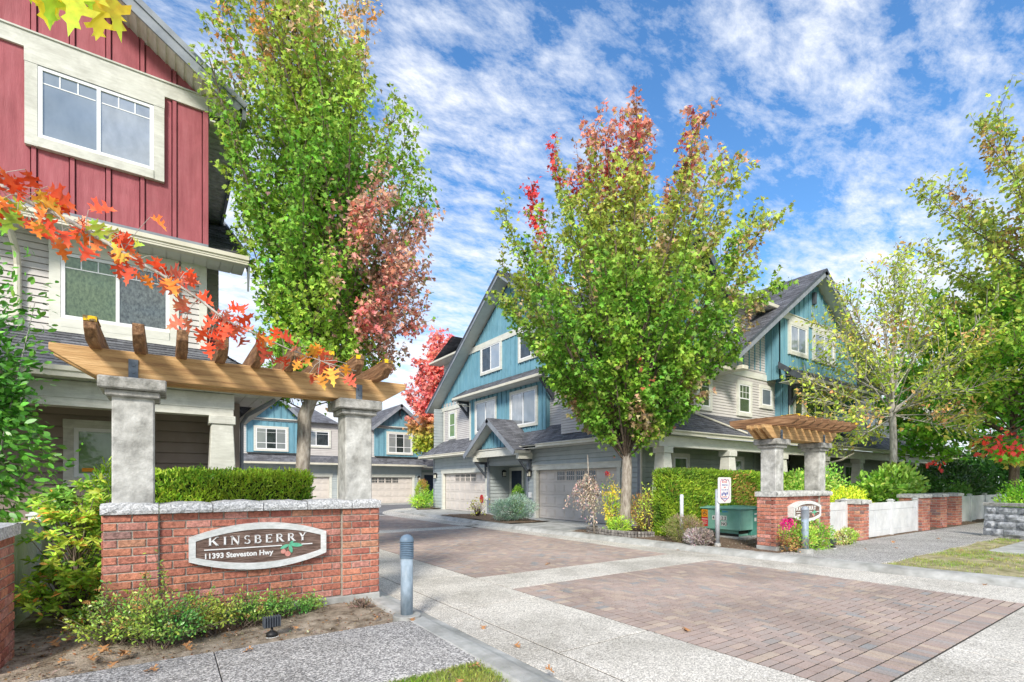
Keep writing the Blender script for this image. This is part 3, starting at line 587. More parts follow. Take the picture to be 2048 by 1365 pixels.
# main gable roof over the garage side (ridge along X)
L = math.hypot(8.05, 5.72); r = MB()
for sg in (1, -1):
    Vv = V(0, -sg*8.05, 5.72)/L; Oo = V(12.98, 20.0+sg*8.05, 5.98)
    poly = [(0, 0), (29, 0), (29, L), (0, L)]
    if sg == -1: poly = [(0, 0), (3.6, 0), (7.2, L*.32), (29, L*.32), (29, L), (0, L)]
    slabm = MB()
    if sg == 1: shingles(r, Oo, UX, Vv, [(0, 0), (29, 0), (29, L), (0, L)], .6, 1.2)
    else:
        shingles(r, Oo, UX, Vv, [(0, 0), (1.2, 0), (1.2, L), (0, L)], .145, .33); shingles(r, Oo+Vv*(L*.3), UX, Vv, [(1.2, 0), (29, 0), (29, L*.7), (1.2, L*.7)], .3, .6)
    slab(r, Oo, UX, Vv, [(0.02, 0), (1.1, 0), (1.1, L), (.02, L)], -.01, .08) if 0 else None
r.build('main_roof', 'shingle', rh)
s = MB(); bd = MB(); b2_ = MB()
for sg in (1, -1):
    Vv = V(0, -sg*8.05, 5.72)/L; Oo = V(12.98, 20.0+sg*8.05, 5.98); Nn = V(0, sg*5.72, 8.05)/L
    s.key = 's%d' % sg
    for k_ in range(int(L/.16)):        # soffit boards, each a slightly tilted strip
        a, b = k_*.16, min((k_+1)*.16, L)
        s.poly([Oo+Vv*a-Nn*.17+V(.03, 0, 0), Oo+Vv*b-Nn*.158+V(.03, 0, 0), Oo+Vv*b-Nn*.158+V(.75, 0, 0), Oo+Vv*a-Nn*.17+V(.75, 0, 0)])
        s.poly([Oo+Vv*b-Nn*.17+V(.03, 0, 0), Oo+Vv*b-Nn*.158+V(.03, 0, 0), Oo+Vv*b-Nn*.158+V(.75, 0, 0), Oo+Vv*b-Nn*.17+V(.75, 0, 0)])
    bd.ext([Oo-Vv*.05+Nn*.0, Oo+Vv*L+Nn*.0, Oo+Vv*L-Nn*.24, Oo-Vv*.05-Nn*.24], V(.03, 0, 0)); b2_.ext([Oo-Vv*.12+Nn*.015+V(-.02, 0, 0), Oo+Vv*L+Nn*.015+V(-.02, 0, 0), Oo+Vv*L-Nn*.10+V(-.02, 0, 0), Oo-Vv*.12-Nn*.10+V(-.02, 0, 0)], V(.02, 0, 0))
    bd.ext([Oo-Vv*.0-Nn*.0, Oo-Nn*.2, Oo-Nn*.2+V(.7, 0, 0), Oo+V(.7, 0, 0)], Vv*.02)
# tall street gable: roof, soffit, barge
Lg = math.hypot(6.65, 4.51)
for sg in (1, -1):
    Vv = V(-sg*6.65, 0, 4.51)/Lg; Oo = V(22.95+sg*6.65, 9.88, 6.12); Nn = V(sg*4.51, 0, 6.65)/Lg
    s.key = 't%d' % sg
    for k_ in range(int(Lg/.16)+1):
        a, b = k_*.16, min((k_+1)*.16, Lg)
        if a >= Lg: break
        s.poly([Oo+Vv*a-Nn*.17+V(0, .03, 0), Oo+Vv*b-Nn*.158+V(0, .03, 0), Oo+Vv*b-Nn*.158+V(0, 1.15, 0), Oo+Vv*a-Nn*.17+V(0, 1.15, 0)])
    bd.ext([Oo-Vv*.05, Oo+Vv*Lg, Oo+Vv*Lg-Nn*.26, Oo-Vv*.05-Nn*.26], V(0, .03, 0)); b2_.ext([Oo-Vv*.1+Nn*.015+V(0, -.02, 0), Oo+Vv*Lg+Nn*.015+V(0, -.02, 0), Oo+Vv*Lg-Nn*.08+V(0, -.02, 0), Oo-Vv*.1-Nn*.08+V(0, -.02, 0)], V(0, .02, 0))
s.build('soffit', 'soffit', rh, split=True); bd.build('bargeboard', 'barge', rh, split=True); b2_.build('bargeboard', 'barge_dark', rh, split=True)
r = MB()
VL = V(6.65, 0, 4.51)/Lg; OL = V(16.3, 9.88, 6.12); shingles(r, OL, V(0, 1, 0), VL, [(0, 0), (1.13, 0), (1.13, 4.1), (0, 4.1)]); shingles(r, OL+VL*4.1, V(0, 1, 0), VL, [(0, 0), (8, 0), (10.5, Lg-4.1), (0, Lg-4.1)])
VR = V(-6.65, 0, 4.51)/Lg; OR = V(29.6, 9.88, 6.12); shingles(r, OR, V(0, 1, 0), VR, [(0, 0), (6, 0), (10.5, Lg), (0, Lg)], .3, .6)
# skirt roof over the second floor and the third floor eave
v2 = V(0, .55, .34).normalized(); l2 = math.hypot(.55, .34); shingles(r, V(0, 10.42, 5.72), UX, v2, [(12.4, 0), (17.1, 0), (17.6, l2), (13.0, l2)])
shingles(r, V(0, 10.38, 8.55), UX, V(0, 5.2, 1.6), [(16.3, 0), (20.3, 0), (24, 5), (16.3, 5)], .3, .6)
shingles(r, V(13.6, 24.9, 9.05), V(0, 1, 0), V(3, 0, 1.1), [(-.2, 0), (3.7, 0), (3.7, 3.2), (-.2, 3.2)], .2, .4); shingles(r, V(13.6, 28.6, 9.05), UX, V(0, -3, 1.1), [(0, 0), (9, 0), (9, 3), (0, 3)], .3, .5)
# small street gable
for sg in (1, -1): shingles(r, V(14.9+sg*2.05, 10.4, 8.28), V(0, 1, 0), V(-sg*2.05, 0, 2.0), [(0, 0), (5, 0), (5, 2.86), (0, 2.86)], .145, .33)
# pent roofs
v3 = V(.72, 0, .5); l3 = v3.length; shingles(r, V(12.85, 0, 6.17), U, v3, [(16.4, 0), (24.3, 0), (23.8, l3), (16.9, l3)])
v4 = V(0, .85, .62); shingles(r, V(0, 9.62, 5.72), UX, v4, [(20.1, 0), (27.3, 0), (26.9, v4.length), (20.5, v4.length)])
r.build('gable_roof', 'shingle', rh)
e_ = MB(); e_.box(12.4, 10.42, 5.58, 17.0, 11.0, 5.60); e_.box(12.4, 11, 5.7, 13.7, 15.5, 5.72); e_.box(12.86, 16.42, 6.03, 13.7, 24.28, 6.05); e_.box(20.12, 9.64, 5.58, 27.28, 10.42, 5.6); e_.box(16.95, 10.40, 8.40, 20.6, 11.0, 8.42); e_.box(13.6, 24.7, 8.93, 14.25, 28.6, 8.95); e_.build('soffit', 'soffit', rh, split=True)
g = MB(); g.box(12.35, 10.30, 5.6, 17.05, 10.42, 5.735); g.box(12.78, 16.38, 6.05, 12.87, 24.32, 6.185); g.box(20.08, 9.53, 5.6, 27.3, 9.64, 5.735); g.box(16.4, 10.26, 8.42, 20.3, 10.40, 8.57); g.box(13.48, 24.7, 8.94, 13.6, 28.7, 9.07)
g.box(16.7, 9.9, 5.6, 17.05, 10.3, 5.75); g.build('gutter', 'gutter', rh, bevel=.02)
d = MB()
for sg in (1, -1):
    Nn = V(sg*2.0, 0, 2.05)/2.86; Vv = V(-sg*2.05, 0, 2.0)/2.86; Oo = V(14.9+sg*2.05, 10.38, 8.28); d.ext([Oo-Vv*.1, Oo+Vv*2.87, Oo+Vv*2.87-Nn*.24, Oo-Vv*.1-Nn*.24], V(0, .03, 0))
d.ext([(12.8, 16.36, 6.2), (13.7, 16.36, 6.75), (13.7, 16.36, 6.5), (12.8, 16.36, 5.98)], (0, .04, 0)); d.ext([(12.8, 24.3, 6.2), (13.7, 24.3, 6.75), (13.7, 24.3, 6.5), (12.8, 24.3, 5.98)], (0, .04, 0))
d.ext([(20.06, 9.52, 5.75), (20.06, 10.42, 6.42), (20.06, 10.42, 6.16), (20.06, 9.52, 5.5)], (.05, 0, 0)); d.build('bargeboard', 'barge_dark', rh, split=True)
bracket(rh, WU, 24.0, 6.02, .75); bracket(rh, WU, 16.7, 6.02, .75); bracket(rh, WB, 20.95, 5.56, .7)
MB().wb(WB, 22.82, 22.98, 9.25, 9.75, .03, .14).build('gable_vent', 'barge_dark', rh)
# entry gable on the garage side
eg = MB(); Le = math.hypot(2.15, 1.55); sf = MB(); bb = MB()
for sg in (1, -1):
    Vv = V(0, -sg*2.15, 1.55)/Le; Oo = V(11.95, 19.35+sg*2.15, 2.98); Nn = V(0, sg*1.55, 2.15)/Le
    shingles(eg, Oo, UX, Vv, [(0, 0), (.6, 0), (2.3, Le), (0, Le)] if 0 else [(0, 0), (.8, 0), (1.9, Le), (0, Le)]); sf.ext([Oo-Nn*.015+V(.02, 0, 0), Oo+Vv*Le-Nn*.015+V(.02, 0, 0), Oo+Vv*Le-Nn*.15+V(.02, 0, 0), Oo-Nn*.15+V(.02, 0, 0)], V(.9, 0, 0))
    bb.ext([Oo-Vv*.08, Oo+Vv*(Le-.005), Oo+Vv*(Le-.005)-Nn*.22, Oo-Vv*.08-Nn*.22], V(.03, 0, 0))
eg.build('entry_roof', 'shingle', rh); sf.build('soffit', 'soffit', rh, split=True); bb.build('bargeboard', 'barge', rh, split=True)
bl = MB(); battens(bl, (V(12.5, 0, 0), U, NG), [(17.7, 3.12), (21.0, 3.12), (19.35, 4.28)], 19.35, .3); bl.build('gable_wall', 'blue_board', rh, split=True)
t = MB(); t.box(12.42, 17.45, 2.80, 12.6, 21.25, 3.12); t.box(12.36, 17.4, 2.62, 13.1, 17.62, 2.9); t.box(12.36, 21.08, 2.62, 13.1, 21.3, 2.9); t.box(12.38, 17.38, 3.12, 12.52, 21.32, 3.16); t.build('entry_beam', 'trim', rh)
bracket(rh, WG, 17.51, 2.62, .68, .05); bracket(rh, WG, 21.19, 2.62, .68, .05)
# downpipes
dp = MB()
dp.tube([(12.5, 11.3, 3.05), (12.8, 11.32, 2.95), (13.02, 11.3, 2.8), (13.02, 11.3, .1)], .04, 6); dp.build('downpipe', 'gutter', rh)
dp = MB(); dp.tube([(15.1, 10.5, 5.6), (15.1, 10.6, 5.45), (15.1, 10.93, 5.3), (15.1, 10.93, 4.15), (15.2, 10.85, 4.05), (16.9, 9.86, 3.33)], .035, 6); dp.build('downpipe', 'gutter', rh)
dp = MB(); dp.tube([(12.95, 24.0, 6.0), (13.0, 23.9, 5.85), (13.6, 23.6, 5.7), (13.6, 23.55, 3.98)], .035, 6); dp.build('downpipe', 'gutter', rh)
dp = MB(); dp.tube([(25.3, 9.8, 3.05), (25.3, 9.8, 2.9), (24.7, 10.0, 2.62), (23.8, 10.15, 2.45), (23.6, 10.3, 2.3), (23.6, 10.4, .1)], .045, 6); dp.build('downpipe', 'gutter', rh)
tag(MB().build('wreath', 'black'), 'round dark wreath on a pale square plaque beside the dark porch door', 'wreath') if 0 else None
wr = thing('door_wreath', (24.3, 12.28, 2.3), 'round dark wreath hanging in the dark porch entry of the blue townhouse block', 'wreath')
MB().box(23.95, 12.26, 2.0, 24.65, 12.29, 2.65).build('plaque', 'trim', wr)
m = MB(); m.tube([(24.3+.2*math.cos(a), 12.23, 2.33+.2*math.sin(a)) for a in np.linspace(0, 2*math.pi, 20)], .045, 6); m.build('ring', 'leaf_core', wr)

# ================================================================ LEFT-HAND RED TOWNHOUSE
lh = thing('townhouse', (.6, 10.5, 0), 'tall townhouse with red board gable and brown ground floor behind the left entrance sign', 'townhouse')
YR = 10.45; WR = (V(0, YR, 0), UX, NS); WL = (V(0, 10.85, 0), UX, NS)
r = MB(); top = lambda x: 8.47+.68*(.62-x)
battens(r, WR, clip(rect(-9, .62, 5.79, 11.5), .68, 1, 8.47+.68*.62), .565, .445, .055, .028)
r.ext([V(.62, YR-.03, 5.79), V(.62, YR-.03, 8.42), V(.56, YR-.03, 8.42), V(.56, YR-.03, 5.79)], V(0, .02, 0))
Nn = V(.68, 0, 1).normalized(); r.ext([V(.62, YR-.03, 8.40)+V(0, 0, .04), V(-3.6, YR-.03, top(-3.6)), V(-3.6, YR-.03, top(-3.6)-.11), V(.62, YR-.03, 8.36)], V(0, .025, 0))
r.build('gable_wall', 'red_board', lh, split=True)
t = MB(); t.wb(WR, -9, .63, 8.16, 8.40, 0, .04); t.wb(WR, -9, .95, 8.40, 8.425, 0, .06); t.wb(WR, .62, .95, 8.16, 8.40, 0, .04); t.build('trim_band', 'trim_old', lh, split=True)
window(lh, WR, -1.61, -.17, 6.83, 7.93, .145, 1, grid=(3, 1, .22), pane='glass_sky', pr=.07, fw=.055, trm='trim_old')
b = MB(); b.wb(WR, -1.76, -.02, 7.93, 8.16, 0, .075); b.build('window_head', 'trim_old', lh, split=True)
# upper roof: sloping right, rake facing the street
Vr = V(-1, 0, .68).normalized(); Or = V(1.13, 9.88, 8.22)
r = MB(); shingles(r, Or, V(0, 1, 0), Vr, [(0, 0), (5.0, 0), (5.0, 5.1), (0, 5.1)]); 
s = MB(); s.key = 1; NR = V(.68, 0, 1).normalized()
for k_ in range(34):
    a, b = k_*.155, (k_+1)*.155
    s.poly([Or+Vr*a-NR*.19+V(0, .04, 0), Or+Vr*(b-.012)-NR*.178+V(0, .04, 0), Or+Vr*(b-.012)-NR*.178+V(0, .62, 0), Or+Vr*a-NR*.19+V(0, .62, 0)]); s.poly([Or+Vr*(b-.012)-NR*.178+V(0, .04, 0), Or+Vr*b-NR*.2+V(0, .04, 0), Or+Vr*b-NR*.2+V(0, .62, 0), Or+Vr*(b-.012)-NR*.178+V(0, .62, 0)])
s.build('soffit', 'trim_old', lh, split=True)
s = MB()
for k_ in range(36):
    s.key = 1; y = 10.35+k_*.12; s.box(.64, y, 7.98, 1.1, y+.105, 7.995)
s.box(.64, 10.35, 7.996, 1.1, 14.8, 8.01)
s.build('soffit', 'soffit_mossy', lh, split=True)
b = MB(); b.ext([Or-Vr*.02, Or+Vr*5.2, Or+Vr*5.2-NR*.24, Or-Vr*.02-NR*.24], V(0, .035, 0)); b.ext([Or+NR*.0+V(0, -.03, 0)-Vr*.06, Or+Vr*5.2+V(0, -.03, 0), Or+Vr*5.2-NR*.09+V(0, -.03, 0), Or-NR*.09+V(0, -.03, 0)-Vr*.06], V(0, .029, 0)); b.build('bargeboard', 'barge', lh, split=True)
b = MB(); b.box(1.10, 9.9, 7.93, 1.16, 14.85, 8.2); b.box(.58, 10.47, 5.8, .62, 15, 8.2); b.build('fascia', 'barge', lh, split=True)
# main roof behind the red bay, with gutter
vm = V(0, 1, .56); lm = 4.6; r2 = MB(); om = V(0, 10.36, 5.70); shingles(r, om, UX, vm, [(-9, 0), (1.24, 0), (1.24, 6.4), (-9, 6.4)], .14, .3)
r.build('roof', 'shingle', lh)
g = MB(); g.box(-9, 10.27, 5.54, 1.24, 10.41, 5.68); g.box(-9, 10.245, 5.62, 1.25, 10.27, 5.69); g.box(-9, 10.26, 5.575, 1.245, 10.27, 5.59); g.build('gutter', 'gutter', lh, split=True)
s = MB(); s.key = 1
for k_ in range(48): x = 1.2-k_*.2; s.box(x-.185, 10.41, 5.54, x, 10.86, 5.552)
s.box(-8.4, 10.41, 5.553, 1.2, 10.86, 5.56)
s.build('soffit', 'soffit', lh, split=True)
b = MB(); b.box(-9, 10.412, 5.66, .62, 10.444, 5.80); b.build('flashing', 'barge', lh)
b = MB(); b.ext([(1.24, 10.3, 5.74), (1.24, 16.2, 9.05), (1.24, 16.2, 8.85), (1.24, 10.5, 5.52), (1.24, 10.46, 5.12), (1.24, 10.3, 5.5)], (.03, 0, 0)); b.build('bargeboard', 'barge', lh, split=True)
b = MB(); lap(b, WL, rect(-9, .6, 3.9, 5.56), .105, .012); lap(b, (V(0, 11.5, 0), UX, NS), rect(.5, .86, 3.9, 6.0), .105, .012); b.box(-9, 11.5, 3.9, .84, 18, 6.0); b.box(-9, 11.4, 0, 1.0, 18, 4.0); b.build('wall', 'siding', lh, split=True)
t = MB(); t.wb(WL, .50, .62, 3.95, 5.54, 0, .04); t.wb(WL, .22, .50, 5.35, 5.54, 0, .05); t.build('corner_board', 'trim', lh, split=True)
MB().box(.60, 11.3, 3.9, .80, 11.38, 4.55).build('gable_wall', 'red_board', lh, split=True)
window(lh, WL, -1.40, .05, 4.23, 5.30, .14, 1, grid=(3, 1, .22), pane='glass_green_reflect', fw=.055); window(lh, WL, -4.4, -3.1, 4.23, 5.30, .14, 1, pane='glass_green_reflect')
b = MB(); b.wb(WL, -1.54, .19, 5.30, 5.535, 0, .075); b.wb(WL, -1.54, .19, 4.0, 4.1, 0, .077); b.build('window_head', 'trim', lh, split=True)
# porch roof, gutter, beam, column, brown wall
vp = V(0, 1.5, .82); r = MB(); shingles(r, V(0, 9.30, 3.18), UX, vp, [(-9, 0), (1.62, 0), (.75, vp.length), (-9, vp.length)], .14, .3); shingles(r, V(1.65, 9.3, 3.18), V(0, 1, 0), V(-1, 0, .95), [(0, 0), (8, 0), (8, 1.2), (1.4, 1.2)], .14, .3); r.build('porch_roof', 'shingle', lh)
g = MB(); g.box(-9, 9.17, 3.03, 1.64, 9.31, 3.17); g.box(-9, 9.145, 3.11, 1.65, 9.17, 3.175); g.box(1.5, 9.31, 3.03, 1.64, 17, 3.17); g.build('gutter', 'gutter', lh, split=True)
s = MB()
s.key = 1
for k_ in range(54): x = 1.5-k_*.2; s.box(x-.19, 9.31, 3.03, x, 10.86, 3.042)
s.box(-9.2, 9.31, 3.043, 1.5, 10.86, 3.05)
s.box(-9, 9.55, 3.02, 1.4, 9.56, 3.03); s.build('soffit', 'soffit', lh, split=True)
b = MB(); b.box(-9, 9.45, 2.78, .93, 9.72, 3.02); b.box(-9, 9.46, 2.66, .92, 9.71, 2.779); b.build('porch_beam', 'trim_old', lh)
q = MB(); q.frustum(.76, 9.58, .05, 2.52, .26, .26, .155, .155); q.box(.57, 9.4, 2.52, .95, 9.77, 2.66); q.build('porch_column', 'trim_old', lh, bevel=.01)
b = MB(); WLb = (V(0, 10.86, 0), UX, NS); lap(b, WLb, rect(-9, 1.0, 0, 2.98), .19, .018); b.build('wall', 'siding_brown', lh, split=True)
b = MB(); b.box(.98, 10.3, 0, 1.1, 10.9, 3.0); b.build('corner_board', 'siding_brown', lh, split=True)
window(lh, WLb, -1.24, -.35, 1.66, 2.47, .13, 0, pane='glass_blind', fw=.06, trm='trim_old'); b = MB(); b.wb(WLb, -1.37, -.22, 1.5, 1.66, 0, .075); b.build('window_head', 'trim_old', lh, split=True)
MB().wb(WLb, -1.14, -.95, 1.75, 1.81, .045, .05).build('sticker', 'orange', lh)
dp = MB(); dp.tube([(-1.93, 10.33, 5.56), (-1.93, 10.36, 5.42), (-1.9, 10.7, 5.15), (-1.9, 10.78, 4.95), (-1.9, 10.78, 4.2), (-1.98, 10.6, 4.05), (-2.3, 9.9, 3.6)], .045, 8); dp.build('downpipe', 'gutter', lh)
dp = MB(); dp.tube([(1.55, 9.5, 3.0), (1.4, 9.7, 2.9), (1.2, 10.1, 2.78), (1.14, 10.35, 2.65), (1.14, 10.4, .1)], .035, 8); dp.build('downpipe', 'barge', lh)

# ================================================================ REAR TOWNHOUSES
def rear(xg0, xg1, gar, wins, xs0, xs1, label, door=None, apexz=7.65):
    h = thing('rear_townhouse', ((xg0+xg1)/2, 38, 0), label, 'townhouse', None)
    W_ = (V(0, 38, 0), UX, NS); b = MB()
    for a, c_, z0, z1 in [(xs0, gar[0]-.15, 0, 2.95), (gar[0]-.15, gar[1]+.15, 2.1, 2.95), (gar[1]+.15, xs1 if door is None else door[0]-.3, 0, 2.95)]: lap(b, W_, rect(a, c_, z0, z1), .17, .016)
    b.build('wall', 'siding_grey', h, split=True); b = MB(); lap(b, W_, rect(xs0, xs1 if door is None else xs1, 3.6, 6.0), .12, .012); b.build('wall', 'siding', h, split=True)
    W2 = (V(0, 37.75, 0), UX, NS); bl = MB(); cx_ = (xg0+xg1)/2; battens(bl, W2, rect(xg0, xg1, 3.7, 6.0), cx_, .42); battens(bl, W2, [(xg0-.1, 6.0), (xg1+.1, 6.0), (cx_, apexz-.12)], cx_, .42)
    bl.box(xg0, 37.76, 3.7, xg0+.03, 38, 6); bl.box(xg1-.03, 37.76, 3.7, xg1, 38, 6); bl.build('gable_wall', 'blue_board', h, split=True)
    t = MB(); t.wb(W2, xg0-.1, xg1+.1, 5.86, 6.06, 0, .05); t.build('trim_band', 'trim', h, split=True)
    for a, c_, z0, z1, front, m_ in wins: window(h, W2 if front else W_, a, c_, z0, z1, .14, m_, rail=.3 if front else None, grid=(1, 1, .2), pane='glass_pale', fw=.06)
    garage_door(h, W_, gar[0], gar[1], .02, 2.07)
    r = MB(); vv = V(0, .75, .55); shingles(r, V(0, 37.25, 3.05), UX, vv, [(xs0-.1, 0), (xs1+.1 if door is None else door[1]-.1, 0), (xs1 if door is None else door[0]-.2, vv.length), (xs0, vv.length)], .15, .35)
    hw = (xg1-xg0)/2+.45; rise = apexz-5.85+.15; lr_ = math.hypot(hw, rise)
    bd = MB()
    for sg in (1, -1):
        Vv = V(-sg*hw, 0, rise)/lr_; Oo = V(cx_+sg*hw, 37.2, 5.85); Nn = V(sg*rise, 0, hw)/lr_; shingles(r, Oo, V(0, 1, 0), Vv, [(0, 0), (4, 0), (6, lr_), (0, lr_)], .2, .4)
        bd.ext([Oo-Vv*.1, Oo+Vv*lr_, Oo+Vv*lr_-Nn*.24, Oo-Vv*.1-Nn*.24], V(0, .04, 0)); bd.ext([Oo-Nn*.02+V(0, .05, 0), Oo+Vv*lr_-Nn*.02+V(0, .05, 0), Oo+Vv*lr_-Nn*.12+V(0, .05, 0), Oo-Nn*.12+V(0, .05, 0)], V(0, .5, 0))
    shingles(r, V(0, 37.6, 5.95), UX, V(0, 4, 1.5), [(xs0, 0), (xs1, 0), (xs1-1, 4.5), (xs0+1, 4.5)], .3, .6)
    r.build('roof', 'shingle', h); bd.build('bargeboard', 'barge', h, split=True)
    g = MB(); xr = xs1+.1 if door is None else door[1]-.1; g.box(xs0-.1, 37.12, 2.92, xr, 37.25, 3.05); g.box(xs0, 37.25, 2.93, xr, 38, 2.95); g.build('gutter', 'gutter', h, split=True)
    b = MB(); b.wb(W2, cx_-.05, cx_+.05, apexz-.75, apexz-.25, .03, .25); b.build('bracket', 'barge_dark', h)
    b = MB(); b.box(xs0, 38.4, 0, xs1, 44, 5.9); b.build('wall', 'siding', h, split=True)
    return h, W_
h1, _ = rear(4.45, 7.8, (5.6, 9.9), [(5.0, 6.9, 3.92, 5.36, True, 2), (8.05, 9.85, 4.3, 5.36, False, 1)], 3.2, 10.55, 'rear townhouse with blue gable and garage seen behind the trunk of the left maple')
MB().tube([(10.5, 37.2, 2.95), (10.5, 37.9, 2.8), (10.5, 37.9, .1)], .05, 6).build('downpipe', 'gutter', h1)
h2, W_ = rear(13.25, 17.15, (11.9, 16.42), [(14.28, 16.2, 3.98, 5.5, True, 2)], 10.62, 17.2, 'rear townhouse with blue gable seen right of the sign wall pillar')
lantern(h2, W_, 16.95, 1.95, 1.3)
b = MB(); lap(b, (V(0, 39, 0), UX, NS), rect(17.2, 26, 2.7, 6), .12, .012); b.build('wall', 'siding', h2, split=True); b = MB(); lap(b, (V(0, 39.2, 0), UX, NS), rect(17.2, 26, 0, 2.7), .17, .014); b.build('wall', 'siding_green', h2, split=True)
W_ = (V(0, 39.15, 0), UX, NS); t = MB(); t.wb(W_, 17.75, 17.95, 0, 2.3, 0, .06); t.wb(W_, 18.85, 19.05, 0, 2.3, 0, .06); t.wb(W_, 17.75, 19.05, 2.3, 2.5, 0, .06); t.build('door_trim', 'trim', h2); MB().wb(W_, 17.95, 18.85, .05, 2.3, 0, .03).build('front_door', 'door_navy', h2)
window(h2, (V(0, 39, 0), UX, NS), 19.2, 20.2, 4.1, 5.4, .14, 0, pane='glass_pale')
r = MB(); shingles(r, V(0, 37.6, 2.95), UX, V(0, 1.3, .6), [(17.2, 0), (24, 0), (24, 1.4), (17.2, 1.4)], .15, .35); shingles(r, V(0, 38.5, 6), UX, V(0, 4, 1.8), [(17.2, 0), (26, 0), (26, 4), (17.2, 4)], .3, .5); r.build('roof', 'shingle', h2)
g = MB(); g.box(17.2, 37.5, 2.83, 24, 37.62, 2.95); g.build('gutter', 'gutter', h2, split=True)
# ================================================================ ENTRANCE SIGNS
bpal = [(.50, .19, .13), (.54, .215, .15), (.46, .18, .13), (.60, .25, .16), (.40, .14, .105), (.56, .26, .21), (.34, .20, .18), (.62, .31, .20)]
bwt = [5, 5, 4, 3, 2, 3, 1, 2]
def bcol():
    c = random.choices(bpal, bwt)[0]; k = random.uniform(.85, 1.15); return tuple(q*k for q in c)
def brickrun(mb, O, U_, N_, s0, s1, z0, rows, h=.0845, L=.236, d=.06, half=0, jt=.014):
    for r in range(rows):
        s = s0-(L/2 if (r+half) % 2 else 0)
        z = z0+r*h
        while s < s1-.02:
            a, b = max(s, s0), min(s+L, s1)
            if b-a > .035:
                j = random.uniform(0, .005); c = bcol(); O2 = Vector(O); P = lambda q, w, n: O2+U_*q+N_*n+V(0, 0, w)
                a_, b_, c0, c1 = a+jt/2, b-jt/2, z+jt/2, z+h-jt/2; e_ = .006
                base = [P(a_, c0, -.02), P(b_, c0, -.02), P(b_, c1, -.02), P(a_, c1, -.02)]; mid = [P(a_, c0, j), P(b_, c0, j), P(b_, c1, j), P(a_, c1, j)]
                top = [P(a_+e_, c0+e_, j+.007), P(b_-e_, c0+e_, j+.007), P(b_-e_, c1-e_, j+.007), P(a_+e_, c1-e_, j+.007)]
                mb.add(base+mid+top, [(0, 1, 5, 4), (1, 2, 6, 5), (2, 3, 7, 6), (3, 0, 4, 7), (4, 5, 9, 8), (5, 6, 10, 9), (6, 7, 11, 10), (7, 4, 8, 11), (8, 9, 10, 11)], c)
            s += L
def brickbox(par, x0, y0, x1, y1, z0, rows, h=.0845, name='brickwork'):
    m = MB(); z1 = z0+rows*h; m.box(x0+.006, y0+.006, z0-.0, x1-.006, y1-.006, z1); m.build('mortar', 'mortar', par)
    b = MB(); brickrun(b, (0, y0, 0), UX, NS, x0, x1, z0, rows, h); brickrun(b, (0, y1, 0), UX, -NS, x0, x1, z0, rows, h)
    brickrun(b, (x0, 0, 0), V(0, 1, 0), V(-1, 0, 0), y0, y1, z0, rows, h, half=1); brickrun(b, (x1, 0, 0), V(0, 1, 0), V(1, 0, 0), y0, y1, z0, rows, h, half=1)
    b.build(name, 'brick', par)
def rockcap(mb, x0, y0, x1, y1, z0, z1, amp=.012, n=7):     # rock-faced cap block
    r = random.Random(int(x0*1000+y0*77)); nx = n; ny = 5
    def top(i, j):
        u, v = i/nx, j/ny; ed = min(u, 1-u)*2; ed2 = min(v, 1-v)*2
        return z1-.016*(1-min(1, ed*2.2))-.010*(1-min(1, ed2*2.5))+r.uniform(-amp, amp)*.5
    T = [[(x0+(x1-x0)*i/nx, y0+(y1-y0)*j/ny+(r.uniform(-.006, .004) if j in (0,) else 0), top(i, j)) for i in range(nx+1)] for j in range(ny+1)]
    F = [[(x0+(x1-x0)*i/nx, y0-.012*math.sin(math.pi*k_/3)+r.uniform(-.008, .004), z0+(z1-.02-z0)*k_/3) for i in range(nx+1)] for k_ in range(3)]
    def grid(G):
        vs = [p for row in G for p in row]; w_ = len(G[0]); return vs, [(j*w_+i, j*w_+i+1, (j+1)*w_+i+1, (j+1)*w_+i) for j in range(len(G)-1) for i in range(w_-1)]
    mb.add(*grid(F+[T[0]])); mb.add(*grid(T)); mb.add([(x0+.002, y0, z0), (x0+.002, y1, z0), (x0+.002, y1, z1-.02), (x0+.002, y0, z1-.02), (x1-.002, y0, z0), (x1-.002, y1, z0), (x1-.002, y1, z1-.02), (x1-.002, y0, z1-.02)], [(0, 1, 2, 3), (4, 5, 6, 7), (0, 1, 5, 4), (1, 5, 6, 2)])
def pillar(par, x0, x1, y0, y1, z0, z1):
    b = MB(); b.box(x0, y0, z0, x1, y1, z1-.14); b.build('pillar', 'old_concrete', par, bevel=.012)
    c = MB(); c.box(x0-.05, y0-.05, z1-.19, x1+.05, y1+.05, z1-.12); c.box(x0-.105, y0-.105, z1-.121, x1+.105, y1+.105, z1); c.build('capital', 'aged_concrete', par, bevel=.012)
def oval(s0, s1, zc, he, hm, n=18, ins=0):
    o = []
    for sg in (-1, 1):
        for k_ in range(n+1):
            t = k_/n; s = (s0+ins)+(s1-s0-2*ins)*(t if sg < 0 else 1-t); q = 2*(s-(s0+s1)/2)/(s1-s0); h_ = he+(hm-he)*(1-q*q); o.append((s, zc+sg*(h_-ins)))
    return o
